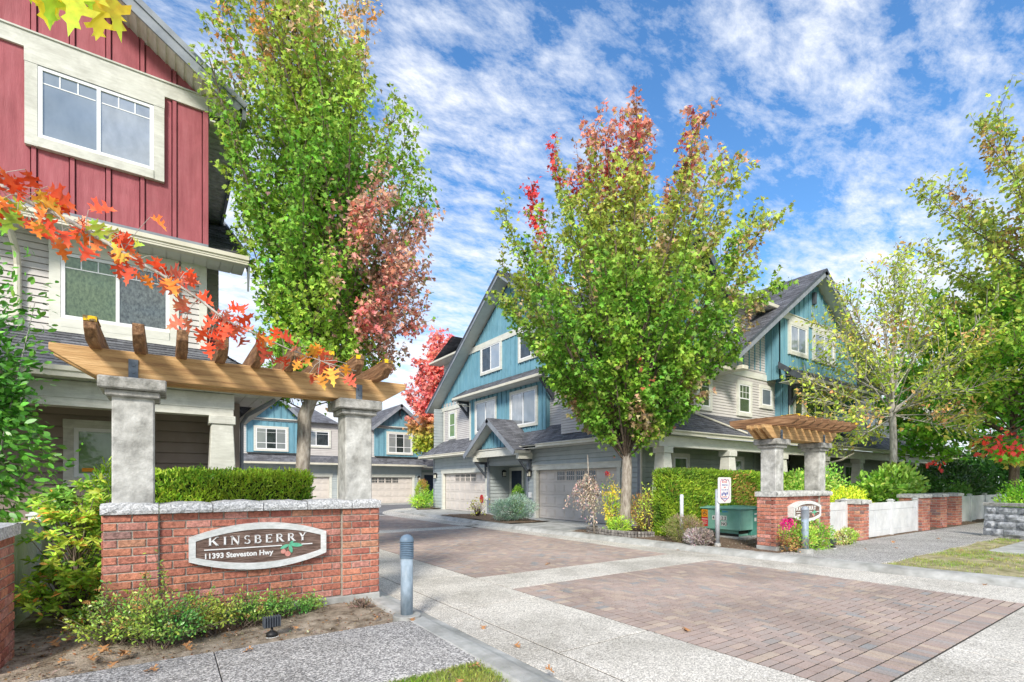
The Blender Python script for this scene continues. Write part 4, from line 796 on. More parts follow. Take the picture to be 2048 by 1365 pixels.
GL = {'K': [('b', 0, 0, 0, 1, .16), ('b', .08, .42, .72, 1, .07), ('b', .3, .55, .74, 0, .17), ('s', 0, 0), ('s', 0, 1), ('s', .74, 0), ('s', .72, 1)],
 'I': [('b', .2, 0, .2, 1, .16), ('s', .2, 0), ('s', .2, 1)],
 'N': [('b', .05, 0, .05, 1, .07), ('b', .02, 1, .75, 0, .17), ('b', .75, 0, .75, 1, .07), ('s', .05, 0), ('s', .02, 1), ('s', .75, 1)],
 'E': [('b', .08, 0, .08, 1, .16), ('b', .08, .965, .62, .965, .07), ('b', .08, .52, .5, .52, .07), ('b', .08, .035, .65, .035, .07), ('b', .62, .8, .62, 1, .06), ('b', .65, 0, .65, .2, .06), ('b', .5, .42, .5, .62, .05)],
 'R': [('b', .08, 0, .08, 1, .16), ('a', .3, .745, .28, .22, -90, 90, .11), ('b', .08, .965, .32, .965, .07), ('b', .08, .52, .32, .52, .07), ('b', .34, .5, .75, 0, .16), ('s', .08, 0), ('s', .76, 0)],
 'B': [('b', .08, 0, .08, 1, .16), ('a', .3, .755, .25, .21, -90, 90, .11), ('a', .32, .285, .31, .25, -90, 90, .12), ('b', .0, .965, .32, .965, .07), ('b', .08, .535, .32, .535, .07), ('b', .0, .035, .34, .035, .07)],
 'S': [('a', .3, .745, .25, .22, 30, 250, .10), ('a', .3, .265, .27, .23, -150, 75, .12), ('b', .5, .8, .53, .98, .05), ('b', .04, .02, .07, .22, .05)],
 'Y': [('b', .36, 0, .36, .5, .15), ('b', .36, .48, .05, 1, .15), ('b', .36, .48, .68, 1, .07), ('s', .36, 0), ('s', .05, 1), ('s', .68, 1)]}
ADV = {'K': 1.10, 'I': .74, 'N': 1.14, 'S': .95, 'B': 1.03, 'E': .99, 'R': 1.12, 'Y': 1}
def word(mb, W_, txt, s0, z0, size, pitch, n0, n1):
    O, Uu, Nn = W_; x = s0; P = lambda a, b, c: Vector(O)+Uu*a+Nn*c+V(0, 0, b)
    def bar(ax, az, bx, bz, wd):
        ax, az, bx, bz, wd = [q*size for q in (ax, az, bx, bz, wd*1.3)]; dx, dz = bx-ax, bz-az; L = math.hypot(dx, dz); px_, pz_ = -dz/L*wd/2, dx/L*wd/2
        mb.ext([P(x+ax+px_, z0+az+pz_, n0), P(x+bx+px_, z0+bz+pz_, n0), P(x+bx-px_, z0+bz-pz_, n0), P(x+ax-px_, z0+az-pz_, n0)], Nn*(n1-n0))
    for ch in txt:
        for g_ in GL[ch]:
            if g_[0] == 'b': bar(*g_[1:])
            elif g_[0] == 's': bar(g_[1]-.13, g_[2]+(.025 if g_[2] < .5 else -.025), g_[1]+.13, g_[2]+(.025 if g_[2] < .5 else -.025), .055)
            else:
                _, cx_, cz_, rx_, rz_, a0, a1, wd = g_; pr_ = None
                for k_ in range(13):
                    a = R(a0+(a1-a0)*k_/12); q = (cx_+rx_*math.cos(a), cz_+rz_*math.sin(a))
                    if pr_: bar(*pr_, *q, wd*(.55+.55*abs(math.cos(a))))
                    pr_ = q
        x += pitch*size*ADV[ch]
def text_mesh(txt, size, name, mt, par, M4, ext=.003, bold=0, sx=1):
    cu = bpy.data.curves.new(name, 'FONT'); cu.body = txt; cu.size = size; cu.extrude = ext; cu.offset = bold; cu.resolution_u = 3
    tmp = bpy.data.objects.new(name, cu); C.objects.link(tmp); bpy.context.view_layer.update()
    me = bpy.data.meshes.new_from_object(tmp.evaluated_get(bpy.context.evaluated_depsgraph_get())); bpy.data.objects.remove(tmp); bpy.data.curves.remove(cu)
    O, Uu, Nn = M4; org = ORG[par.name]
    for v in me.vertices: p = Vector(O)+Uu*v.co.x*sx+V(0, 0, v.co.y)+Nn*v.co.z-org; v.co = p
    me.materials.clear(); me.materials.append(M[mt]); o = bpy.data.objects.new(name, me); C.objects.link(o); o.parent = par; ORG[o.name] = org; return o
def emblem(par, W_, s, z, k_, n0):      # leaves with two berries
    O, Uu, Nn = W_; P = lambda a, b, c: Vector(O)+Uu*a+Nn*c+V(0, 0, b); m = MB()
    for ax, L, wd in [(205, .125, .045), (352, .17, .055), (285, .12, .05), (40, .07, .03)]:
        a = R(ax); c, s_ = math.cos(a), math.sin(a); pts = []
        for t, w_ in [(0, 0), (.25, .8), (.55, 1), (.85, .6), (1, 0), (.85, -.6), (.55, -1), (.25, -.8)]: pts.append(P(s+k_*(L*t*c-wd*w_*.5*s_), z+k_*(L*t*s_+wd*w_*.5*c), n0))
        m.ext(pts, Nn*.006)
    m.build('leaf_emblem', 'leaf_paint', par)
    m = MB()
    for dx, dz, r_ in [(-.075, -.09, .032), (-.02, -.125, .036)]: m.ext([P(s+k_*(dx+r_*math.cos(t)), z+k_*(dz+r_*math.sin(t)), n0+.001) for t in np.linspace(0, 2*math.pi, 14)[:-1]], Nn*.007)
    m.build('berry_emblem', 'berry_paint', par)
    m = MB()
    for dx, dz in [(-.075, -.06), (-.02, -.09)]: m.tube([P(s, z-.0, n0+.003), P(s+k_*dx*.7, z+k_*dz*.6, n0+.003), P(s+k_*dx, z+k_*dz, n0+.003)], .003*k_, 5)
    m.build('berry_stalk', 'berry_paint', par)
def sign_board(W_, s0, s1, zc, he, hm, n0, n1, ins, label):
    b = thing('sign_board', tuple(Vector(W_[0])+UX*((s0+s1)/2)+V(0, 0, zc)), label, 'sign', 'oval name boards of the entrance')
    P = lambda a, z_, n: Vector(W_[0])+UX*a+NS*n+V(0, 0, z_)
    m = MB(); m.ext([P(a, z_, n0) for a, z_ in oval(s0+.005, s1-.005, zc, he-.005, hm-.005)], NS*(n1-n0-.014)); m.build('board', 'sign_wood', b)
    o1 = oval(s0, s1, zc, he, hm); o2 = oval(s0+ins*.9, s1-ins*.9, zc, he-ins*.6, hm-ins*1.05); n = len(o1); m = MB(); vs = []
    for a, z_ in o1: vs += [P(a, z_, n0-.0), P(a, z_, n1)]
    for a, z_ in o2: vs += [P(a, z_, n1-.004), P(a, z_, n1-.02)]
    fs = []
    for i in range(n): j = (i+1) % n; fs += [(2*i, 2*j, 2*j+1, 2*i+1), (2*i+1, 2*j+1, 2*n+2*j, 2*n+2*i), (2*n+2*i, 2*n+2*j, 2*n+2*j+1, 2*n+2*i+1)]
    m.add(vs, fs); m.build('frame', 'sign_frame', b); return b
def pergola(name, x0, x1, y0, y1, zt, label, base_z, cap, rows, pil, cuts, rec, bx, rxs, py_, capz):
    t = thing(name, ((x0+x1)/2, y0, base_z), label, 'entrance sign', 'brick entrance signs of the complex')
    zb = base_z+.14; b = MB(); b.box(x0-.01, y0-.015, base_z-.15, x1+.012, y1+.01, zb); b.build('footing', 'concrete_grey', t, bevel=.008)
    h = (capz-zb)/rows; m = MB(); m.box(x0+.008, y0+.06, zb, x1-.008, y1-.008, capz); m.box(x0+.008, y0+.008, zb, rec[0]-.006, y0+.1, capz); m.box(rec[1]+.006, y0+.008, zb, x1-.008, y0+.1, capz); m.build('mortar', 'mortar', t)
    b = MB(); brickrun(b, (0, y0, 0), UX, NS, x0, rec[0], zb, rows, h); brickrun(b, (0, y0, 0), UX, NS, rec[1], x1, zb, rows, h, half=1); brickrun(b, (0, y0+.05, 0), UX, NS, rec[0], rec[1], zb, rows, h, half=1)
    brickrun(b, (x0, 0, 0), V(0, 1, 0), V(-1, 0, 0), y0, y1, zb, rows, h, half=1); brickrun(b, (x1, 0, 0), V(0, 1, 0), V(1, 0, 0), y0, y1, zb, rows, h, half=1); brickrun(b, (0, y1, 0), UX, -NS, x0, x1, zb, rows, h, half=1)
    b.build('brickwork', 'brick', t)
    for a, c in zip(cuts[:-1], cuts[1:]):
        m = MB(); rockcap(m, a+.004, y0-.035, c-.004, y1+.03, capz+.001, capz+.12+random.uniform(-.008, .008)); m.build('cap_stone', cap, t, smooth=False)
    for a, c in pil: pillar(t, a, c, py_[0], py_[1], capz+.09, zt)
    ym = (py_[0]+py_[1])/2
    for dy in bx[4]:        # beams with angled ends
        m = MB(); m.ext([(bx[0], ym+dy-.045, zt+.28), (bx[0]+.0, ym+dy-.045, zt+.21), (bx[0]+bx[2], ym+dy-.045, zt+.005), (bx[1]-bx[2], ym+dy-.045, zt+.005), (bx[1], ym+dy-.045, zt+.21), (bx[1], ym+dy-.045, zt+.28)], (0, .09, 0)); m.build('beam', 'timber', t, bevel=.006)
    for x in rxs:
        m = MB(); a, c = bx[3]; w_ = .048; z = zt+.262
        m.ext([(x-w_, a, z+.19), (x-w_, a+.012, z+.085), (x-w_, a+.15, z+.0), (x-w_, c-.15, z+.0), (x-w_, c-.012, z+.085), (x-w_, c, z+.19)], (2*w_, 0, 0)); ro = m.build('rafter', 'timber_y', t, bevel=.006)
        if x in lich: k2 = MB(); k2.box(x-w_-.003, a+.0, z+.188, x+w_+.003, a+random.uniform(.25, .5), z+.197); k2.box(x-w_-.002, a-.004, z+.15, x+w_+.002, a+.012, z+.19); k2.build('lichen', 'lichen', ro)
    for a, c in pil:
        xm = (a+c)/2; m = MB(); yb = ym+min(bx[4])-.045
        m.box(xm-.04, yb-.012, zt, xm+.04, yb-.001, zt+.2)
        for z in (zt+.07, zt+.14): m.tube([(xm, yb-.012, z), (xm, yb-.028, z)], .014, 8)
        m.build('steel_strap', 'steel_dark', t)
    return t
lich = set()
rxL = [-.57+.353*i for i in range(9)]; lich |= {rxL[6], rxL[7], rxL[8], rxL[0]}
pg = pergola('entrance_sign', -.52, 2.29, 6.39, 6.80, 2.62, 'large brick entrance sign wall with two concrete pillars and timber beam, front left', .0, 'cap_stone', 13, [(-.45, -.10), (1.87, 2.21)], [-.54, -.06, .42, .92, 1.40, 1.93, 2.31], (-.06, 1.82), (-.92, 2.68, .34, (5.93, 7.25), (-.13, .13)), rxL, (6.42, 6.77), 1.24)
WS1 = (V(0, 6.44, 0), UX, NS)
sb = sign_board(WS1, .2, 1.62, .84, .13, .265, .008, .075, .07, 'wide oval board reading KINSBERRY on the left brick wall')
m = MB(); word(m, WS1, 'KINSBERRY', .395, .872, .093, 1.205, .055, .072); m.build('lettering', 'letter', sb)
m = MB(); m.wb(WS1, .34, 1.12, .822, .834, .055, .068); m.wb(WS1, 1.335, 1.46, .822, .834, .055, .068); m.build('underline', 'letter', sb)
text_mesh('11393 Steveston Hwy', .079, 'lettering', 'letter', sb, (V(.335, 6.44-.058, .733), UX, NS), .006, .0026, .98)
emblem(sb, WS1, 1.20, .835, .88, .062)
rxR = [10.62+.335*i for i in range(9)]; lich |= {rxR[0], rxR[1], rxR[2], rxR[8]}
pg2 = pergola('entrance_sign', 10.73, 13.23, 5.62, 6.04, 2.52, 'brick entrance sign with timber pergola top across the paved drive beside the green cabinet', .06, 'cap_concrete', 13, [(10.80, 11.13), (12.76, 13.09)], [10.69, 11.2, 11.7, 12.2, 12.75, 13.27], (11.2, 12.74), (10.30, 13.58, .32, (5.08, 6.6), (-.16, .0, .16)), rxR, (5.66, 6.0), 1.27)
WS2 = (V(0, 5.67, 0), UX, NS)
sb = sign_board(WS2, 11.30, 12.55, .93, .12, .235, .008, .15, .065, 'small oval board reading KINSBERRY on the brick wall across the drive')
m = MB(); word(m, WS2, 'KINSBERRY', 11.43, .955, .092, 1.06, .13, .145); m.build('lettering', 'letter', sb)
m = MB(); m.wb(WS2, 11.42, 12.12, .905, .918, .13, .145); m.wb(WS2, 12.34, 12.45, .905, .918, .13, .145); m.build('underline', 'letter', sb)
text_mesh('11393 Steveston Hwy', .066, 'lettering', 'letter', sb, (V(11.42, 5.67-.137, .825), UX, NS), .004, .001)
emblem(sb, WS2, 12.22, .915, .75, .138)
# ================================================================ STREET FURNITURE
def bollard(x, y, z0, label, body, capm):
    t = thing('light_bollard', (x, y, z0), label, 'bollard', 'louvred light bollards at the entrance')
    MB().lathe(x, y, [(.155, z0-.05), (.155, z0+.09), (.148, z0+.098)], 20).build('base', 'concrete_grey', t, smooth=False)
    MB().lathe(x, y, [(.068, z0+.035), (.068, z0+.73)], 24).build('post', body, t, smooth=True)
    m = MB()
    for i in range(8): zz_ = z0+.745+i*.0195; m.lathe(x, y, [(.074, zz_), (.079, zz_+.003), (.079, zz_+.008), (.072, zz_+.013), (.066, zz_+.016)], 24)
    m.build('louvres', capm, t); MB().lathe(x, y, [(.055, z0+.73), (.055, z0+.91)], 16).build('lamp_glass', 'door_dark', t)
    m = MB(); m.lathe(x, y, [(.079, z0+.90)]+[(.079*math.cos(a), z0+.912+.075*math.sin(a)) for a in np.linspace(0, 1.5, 9)], 24); m.build('cap', capm, t, smooth=True); MB().lathe(x, y, [(.076, z0+.725), (.076, z0+.742)], 24).build('collar', capm, t)
bollard(2.21, 5.27, .0, 'blue grey louvred light bollard on the soil beside the left brick sign', 'bollard_blue', 'bollard_cap')
bollard(10.95, 5.13, .1, 'pale grey light bollard in front of the oval board across the drive', 'bollard_blue', 'bollard_grey')
def spot(x, y, z0, a, label):
    t = thing('spotlight', (x, y, z0), label, 'spotlight', 'ground spotlights aimed at the signs')
    MB().lathe(x, y, [(.065, z0-.02), (.07, z0+.01), (.06, z0+.018)], 16).build('pad', 'cap_concrete', t)
    MB().lathe(x, y, [(.056, z0+.018), (.05, z0+.05), (.02, z0+.07), (.012, z0+.075), (.012, z0+.11)], 14).build('stand', 'black', t, smooth=True)
    h_ = MB(); Wc = (V(x, y, z0), V(math.cos(a), math.sin(a), 0), V(-math.sin(a), math.cos(a), 0)); h_.wb(Wc, -.075, .075, .105, .19, -.02, .05)
    for i in range(7): s = -.07+i*.0233; h_.wb(Wc, s-.005, s+.005, .11, .215, -.04, -.021); h_.wb(Wc, s-.005, s+.005, .191, .215, -.02, .04)
    h_.build('lamp_head', 'barge_dark', t, bevel=.004)
spot(.86, 5.42, .03, .12, 'small black finned spotlight on the soil in front of the left sign wall')
spot(12.15, 5.1, .12, .0, 'small black spotlight at the foot of the shrubs by the right sign')
m = MB(); m.box(11.95, 4.93, .1, 12.38, 5.2, .135)
# block watch sign
bx_, by_ = 10.53, 6.87
t = thing('block_watch_sign', (bx_, by_, .1), 'white block watch notice on a galvanised pole in front of the hedge', 'sign')
MB().lathe(bx_, by_, [(.072, .05), (.07, .17), (.06, .175)], 14).build('footing', 'cap_concrete', t); MB().lathe(bx_, by_, [(.052, .17), (.052, 1.42), (.03, 1.43)], 16).build('pole', 'galv', t, smooth=True)
Wb = (V(bx_, by_-.055, 0), UX, NS); pn = MB(); P = lambda a, z_, n: Wb[0]+UX*a+V(0, 0, z_)+NS*n
def rr(s0, s1, z0, z1, r_):
    o = []
    for cx_, cz_, a0 in [(s1-r_, z1-r_, 0), (s0+r_, z1-r_, 90), (s0+r_, z0+r_, 180), (s1-r_, z0+r_, 270)]: o += [(cx_+r_*math.cos(R(a0+q)), cz_+r_*math.sin(R(a0+q))) for q in (0, 30, 60, 90)]
    return o
pn.ext([P(a, z_, 0) for a, z_ in rr(-.07, .44, 1.10, 1.70, .05)], NS*.012); po = pn.build('panel', 'white_paint', t)
sh_ = [(.02, 1.62), (.06, 1.655), (.11, 1.635), (.185, 1.665), (.26, 1.635), (.31, 1.655), (.35, 1.62), (.365, 1.57), (.345, 1.45), (.37, 1.28), (.34, 1.22), (.185, 1.135), (.03, 1.22), (0, 1.28), (.025, 1.45), (.005, 1.57)]
for mt_, k_, off in (('print_red', 1, .013), ('print_blue', .955, .0135)):
    m = MB()
    for i in range(16):
        a, b = sh_[i], sh_[(i+1) % 16]; c = [(.185+(p[0]-.185)*k_, 1.40+(p[1]-1.40)*k_) for p in (a, b)]; m.tube([P(c[0][0], c[0][1], off), P(c[1][0], c[1][1], off)], .0045, 4)
    m.build('border', mt_, po)
for tx, z_, s_, mt_, x_ in [('BLOCK', 1.575, .062, 'print_red', .075), ('WATCH', 1.50, .062, 'print_blue', .065), ('AREA', 1.455, .030, 'print_red', .15), ('ALL SUSPICIOUS', 1.235, .028, 'print_red', .055), ('ACTIVITY REPORTED', 1.195, .026, 'print_blue', .035)]:
    text_mesh(tx, s_, 'lettering', mt_, po, (V(bx_+x_, by_-.055-.0135, z_), UX, NS), .001, .001)
m = MB()
for i, x in enumerate((.08, .15, .215, .28)):      # four small house silhouettes
    z_ = 1.33 if i % 2 else 1.305; m.ext([P(x-.026, z_-.03, .013), P(x+.026, z_-.03, .013), P(x+.026, z_+.015, .013), P(x, z_+.045, .013), P(x-.026, z_+.015, .013)], NS*.001)
    m.ext([P(x-.02, 1.395, .013), P(x+.02, 1.395, .013), P(x+.02, 1.41, .013), P(x, 1.43, .013), P(x-.02, 1.41, .013)], NS*.001)
m.build('house_pictures', 'print_blue', po)
t = tag(MB().lathe(0, 0, [(.047, 0), (.047, 1.15), (.03, 1.17)], 16).build('utility_post', 'post_white', smooth=True), 'plain pale grey steel post standing between the hedge and the heather', 'post'); t.location = (11.2, 8.35, .1)
# electrical cabinets
cb = thing('utility_cabinet', (12.45, 7.5, .12), 'green electrical cabinet with warning sticker standing in front of the hedge', 'cabinet')
MB().box(12.38, 7.4, .0, 14.3, 8.68, .13).build('pad', 'cap_concrete', cb, bevel=.01)
m = MB(); m.box(12.62, 7.62, .13, 13.1, 8.6, .30); m.box(12.5, 7.5, .30, 13.14, 8.66, .86); m.build('cabinet', 'cab_green', cb, bevel=.012)
m = MB(); m.ext([(12.46, 7.46, .86), (13.18, 7.46, .86), (13.18, 7.46, .885), (12.82, 7.46, .925), (12.46, 7.46, .885)], (0, 1.23, 0)); m.build('lid', 'cab_green', cb, bevel=.006)
m = MB(); m.box(12.60, 7.60, .13, 12.615, 8.55, .2); m.box(12.64, 7.605, .20, 13.08, 7.615, .295); m.build('vent_slot', 'black', cb)
Wc = (V(12.5, 0, 0), V(0, -1, 0), NG)
m = MB(); m.wb(Wc, -8.65, -8.45, .62, .83, .002, .006); m.build('warning_sticker', 'orange', cb); m = MB(); m.wb(Wc, -8.65, -8.45, .36, .615, .002, .006); m.build('danger_sticker', 'red_paint', cb)
m = MB(); O_ = V(12.492, 8.55, .725); m.tube([O_+V(0, .075*math.cos(a), .075*math.sin(a)) for a in np.linspace(0, 2*math.pi, 18)], .005, 4)
for a, b in [((-.01, .045), (.0, .02)), ((.0, .02), (-.035, -.01)), ((-.035, -.01), (-.05, .02)), ((.0, .02), (.03, -.02)), ((.03, -.02), (.055, -.03)), ((-.005, .03), (.03, .035)), ((-.02, .0), (-.02, -.045))]: m.tube([O_+V(0, -a[0], a[1]), O_+V(0, -b[0], b[1])], .008, 4)
m.build('warning_figure', 'black', cb)
for tx, s_, z_, x_ in [('DANGER', .048, .545, 8.645), ('HIGH VOLTAGE', .024, .49, 8.645), ('KEEP OUT', .035, .435, 8.63)]: text_mesh(tx, s_, 'lettering', 'white_paint', cb, (V(12.492, x_, z_), V(0, -1, 0), NG), .001, .0005)
m = MB(); m.wb(Wc, -8.74, -8.74+.001, .4, .401, .0, .001)
for tx, s_, z_, ys in [('45422', .115, .575, [8.31, 8.222, 8.134, 8.046, 7.958]), ('NO', .115, .42, [8.046, 7.958])]:
    m = MB()
    for y in ys: m.wb(Wc, -y-.006, -y+.079, z_-.02, z_+.105, .002, .005)
    m.build('number_plate', 'white_paint', cb)
    for ch, y in zip(tx, ys): text_mesh(ch, s_, 'lettering', 'black', cb, (V(12.494, y-.008, z_), V(0, -1, 0), NG), .001, .002)
m = MB(); m.wb(Wc, -8.16, -8.03, .775, .83, .002, .005); m.build('logo', 'logo_green', cb); text_mesh('hydro', .07, 'lettering', 'logo_blue', cb, (V(12.494, 8.01, .775), V(0, -1, 0), NG), .001, .002)
m = MB(); m.box(13.16, 7.56, .13, 14.2, 8.66, .86); m.box(13.155, 7.5, .861, 14.25, 8.68, .90); m.build('side_cabinet', 'cab_dark', cb, bevel=.01)
Wd = (V(0, 7.56, 0), UX, NS); m = MB(); m.wb(Wd, 13.3, 13.42, .7, .74, .002, .005); m.wb(Wd, 13.3, 13.4, .52, .62, .002, .005); m.build('label_plate', 'white_paint', cb)
# piers and fences
def pier(x0, y0, x1, y1, z0, rows, label, cap='cap_stone', h=.0845):
    t = thing('brick_pier', ((x0+x1)/2, (y0+y1)/2, z0), label, 'pier', 'brick piers between the fence runs'); brickbox(t, x0, y0, x1, y1, z0, rows, h)
    m = MB(); zt = z0+rows*h; rockcap(m, x0-.045, y0-.045, x1+.045, y1+.045, zt+.001, zt+.12, n=5); m.build('cap_stone', cap, t); return t
pier(-1.72, 5.52, -1.12, 6.2, .0, 13, 'brick pier cut off by the left edge of the photo, beside the white fence')
pier(14.5, 5.46, 15.02, 5.98, .1, 11, 'brick pier right next to the small shrubs at the foot of the right sign', 'cap_concrete')
pier(19.05, 5.5, 19.7, 6.1, .1, 12, 'first brick pier of the trio past the two bright fence panels', 'cap_concrete')
pier(20.9, 5.55, 21.5, 6.15, .1, 12, 'middle brick pier of the trio, between two white posts', 'cap_concrete')
pier(22.7, 5.6, 23.3, 6.2, .1, 12, 'last brick pier of the trio, where the shaded fence starts', 'cap_concrete')
def fence(p0, p1, z0, h, n, label, posts=(True, True), bw=.13):
    p0 = Vector((*p0, 0)); p1 = Vector((*p1, 0)); D = p1-p0; L = D.length; Uf = D/L; Nf = V(Uf.y, -Uf.x, 0); Wf = (p0, Uf, Nf)
    t = thing('fence', (p0.x, p0.y, z0), label, 'fence', 'white vinyl fence runs'); seg = L/n
    for i in range(n):
        a, b = i*seg+.06, (i+1)*seg-.06; m = MB(); m.wb(Wf, a, b, z0+.16, z0+h-.2, -.012, .012); x = a+.02
        while x < b-.03:
            m.wb(Wf, x, min(x+bw-.014, b), z0+.17, z0+h-.21, .0125, .02); m.wb(Wf, x, min(x+bw-.014, b), z0+.17, z0+h-.21, -.02, -.0125); x += bw
        m.build('fence_panel', 'fence_vinyl', t)
        MB().wb(Wf, a, b, z0+h-.2, z0+h, -.028, .028).build('rail', 'fence_vinyl', t); MB().wb(Wf, a, b, z0+.01, z0+.16, -.028, .028).build('rail', 'fence_vinyl', t)
    for i in range(n+1):
        if (i == 0 and not posts[0]) or (i == n and not posts[1]): continue
        c = i*seg; m = MB(); m.wb(Wf, c-.06, c+.06, z0-.03, z0+h+.04, -.06, .06); m.wb(Wf, c-.08, c+.08, z0+h+.041, z0+h+.062, -.08, .08); m.wb(Wf, c-.05, c+.05, z0+h+.063, z0+h+.085, -.05, .05); m.build('post', 'fence_vinyl', t)
    return t
fence((-1.32, 6.22), (-1.32, 10.6), .0, 1.12, 2, 'white fence behind the yellow green shrub at the far left', (False, True))
fence((13.30, 5.80), (14.45, 5.80), .1, .98, 1, 'short fence piece between the right sign wall and its brick pier', (False, True))
fence((15.1, 5.66), (19.0, 5.66), .1, .93, 2, 'two bright white fence panels along the right sidewalk', (False, True))
fence((19.8, 5.86), (20.82, 5.90), .1, .98, 1, 'short fence piece between the first and middle brick piers', (True, True))
fence((21.6, 5.90), (22.62, 5.94), .1, .98, 1, 'short fence piece between the middle and last brick piers', (True, True))
fence((23.4, 5.9), (33.0, 6.2), .1, .98, 4, 'shaded fence run fading away behind the grey stone wall', (False, True))
# grey block wall at the right
t = thing('stone_wall', (18.2, 3.5, .1), 'grey split-face block wall with a cap at the right edge of the photo', 'wall')
D = V(-.36+.0, -.77, 0).normalized(); p0 = V(18.5, 4.0, 0); Wk = (p0, D, V(D.y, -D.x, 0)); 
if Wk[2].x > 0: Wk = (Wk[0], Wk[1], -Wk[2])
m = MB(); h = .195
for r_ in range(4):
    s = -.0-(.22 if r_ % 2 else 0)
    while s < 5:
        a, b = max(s, 0)+.006, s+.5-.006
        if b > a+.05:
            z0_ = .1+.05+r_*h; n_ = -.02*r_
            P = lambda q, w_, n: Wk[0]+Wk[1]*q+Wk[2]*n+V(0, 0, w_); vs = []
            for j in range(4):
                for i in range(6): edge = (i in (0, 5)) or (j in (0, 3)); vs.append(P(a+(b-a)*i/5, z0_+.004+(h-.008)*j/3, n_+(0 if edge else random.uniform(.015, .045))))
            m.add(vs, [(j*6+i, j*6+i+1, (j+1)*6+i+1, (j+1)*6+i) for j in range(3) for i in range(5)])
        s += .5
    m.wb(Wk, .008, 5, .1+.05+r_*h+.004, .1+.05+(r_+1)*h-.004, -.3, -.02*r_-.004)
m.build('blocks', 'stone_block', t); m = MB(); m.wb(Wk, -.03, 5, .95, 1.035, -.36, -.02); m.wb(Wk, -.03, 5, .06, .148, -.32, .03); m.build('coping', 'aged_concrete', t, bevel=.012)
m = MB(); m.wb(Wk, .0, .012, .12, .94, -.3, 0)
# low stacked-stone edging round the maple bed
t = thing('planter_edging', (10.3, 10, .1), 'low dark stacked stone edging round the flower bed under the big maple', 'edging')
line = smooth_line([(10.95, 11.3), (10.5, 11.15), (10.32, 10.5), (10.25, 9.7), (10.4, 9.15), (10.8, 8.95)], 6)
for r_ in range(2):
    m = MB()
    for i in range(len(line)-1):
        a, b = Vector((*line[i], 0)), Vector((*line[i+1], 0)); 
        if (b-a).length < .02: continue
        U_ = (b-a).normalized(); Wk2 = (a, U_, V(-U_.y, U_.x, 0)); L_ = (b-a).length; j = random.uniform(-.012, .012); m.wb(Wk2, .006, L_-.004, .10+r_*.085, .10+r_*.085+.08, -.07+j, .07+j)
    m.build('stone_course', 'rock', t, bevel=.012)
t = thing('yard_marker', (11.85, 19.55, .12), 'small red round marker on a thin stake by the juniper', 'marker'); m = MB(); m.ext([(11.8, 19.55+.16*math.cos(a), .86+.2*math.sin(a)) for a in np.linspace(0, 2*math.pi, 12)[:-1]], (.02, 0, 0)); m.build('disc', 'red_paint', t); MB().tube([(11.83, 19.55, .08), (11.83, 19.55, .7)], .012, 5).build('stake', 'white_paint', t)
# ================================================================ VEGETATION
def mir(h): return h+[(-x, y) for x, y in h[::-1] if abs(x) > 1e-6]
T_MAPLE = mir([(.02, 0), (.15, .10), (.44, .04), (.33, .27), (.56, .50), (.24, .50), (0, 1.0)])
T_OVAL = mir([(0, 0), (.17, .2), (.24, .5), (.15, .8), (0, 1.0)])
T_LONG = mir([(0, 0), (.10, .25), (.13, .55), (.07, .85), (0, 1.0)])
T_NEED = [(-.07, 0), (.07, 0), (.16, .35), (.05, .5), (.14, .8), (0, 1.0), (-.14, .75), (-.05, .5), (-.16, .35)]
T_OAK = mir([(.012, 0), (.03, .10), (.13, .12), (.27, .05), (.20, .20), (.09, .26), (.22, .33), (.44, .27), (.40, .40), (.50, .50), (.26, .47), (.10, .52), (.19, .62), (.38, .62), (.30, .74), (.12, .74), (.10, .84), (.16, .93), (.06, .93), (0, 1.06)])
def unit(a): return a/np.maximum(np.linalg.norm(a, axis=-1, keepdims=True), 1e-9)
def leaf_mesh(name, Pn, tip, nrm, size, col, tpl, mt, parent, fold=.25, droop=.15, vcol=None):
    Pn = np.asarray(Pn, float); N = len(Pn); tip = unit(np.asarray(tip, float)); nrm = np.asarray(nrm, float); side = unit(np.cross(tip, nrm)); nrm = np.cross(side, tip)
    T = np.array(tpl); k = len(T); s = np.asarray(size, float).reshape(N, 1, 1)
    x = T[:, 0][None, :, None]; y = T[:, 1][None, :, None]; ff = np.random.default_rng(N).uniform(.3, 1.7, (2, N, 1, 1)); zc = fold*ff[0]*np.abs(x)-droop*ff[1]*y*y
    v = Pn[:, None, :]+s*(x*side[:, None, :]+y*tip[:, None, :]+zc*nrm[:, None, :])
    org = ORG[parent.name] if parent is not None else V(0, 0, 0); v = (v-np.array(org)).reshape(-1, 3)
    me = bpy.data.meshes.new(name); me.vertices.add(N*k); me.vertices.foreach_set('co', v.astype(np.float32).ravel())
    me.loops.add(N*k); me.loops.foreach_set('vertex_index', np.arange(N*k, dtype=np.int32)); me.polygons.add(N); me.polygons.foreach_set('loop_start', np.arange(0, N*k, k, dtype=np.int32)); me.polygons.foreach_set('loop_total', np.full(N, k, dtype=np.int32))
    at = me.color_attributes.new('Col', 'FLOAT_COLOR', 'POINT'); c = np.ones((N, k, 4), np.float32); c[:, :, :3] = np.asarray(col)[:, None, :]
    if vcol is not None: c[:, :, :3] = vcol(np.asarray(col), T)
    at.data.foreach_set('color', c.ravel()); me.materials.append(M[mt]); me.update(); me.validate()
    o = bpy.data.objects.new(name, me); C.objects.link(o)
    if parent is not None: o.parent = parent
    ORG[o.name] = org; return o
def bez(p0, p1, p2, n):
    return [p0*(1-t)**2+p1*2*t*(1-t)+p2*t*t for t in np.linspace(0, 1, n)]
def jit(n, s): return rng.normal(0, s, (n, 3))
def interp(tab, z):
    zs = [a for a, _ in tab]; return np.interp(z, zs, [b for _, b in tab])
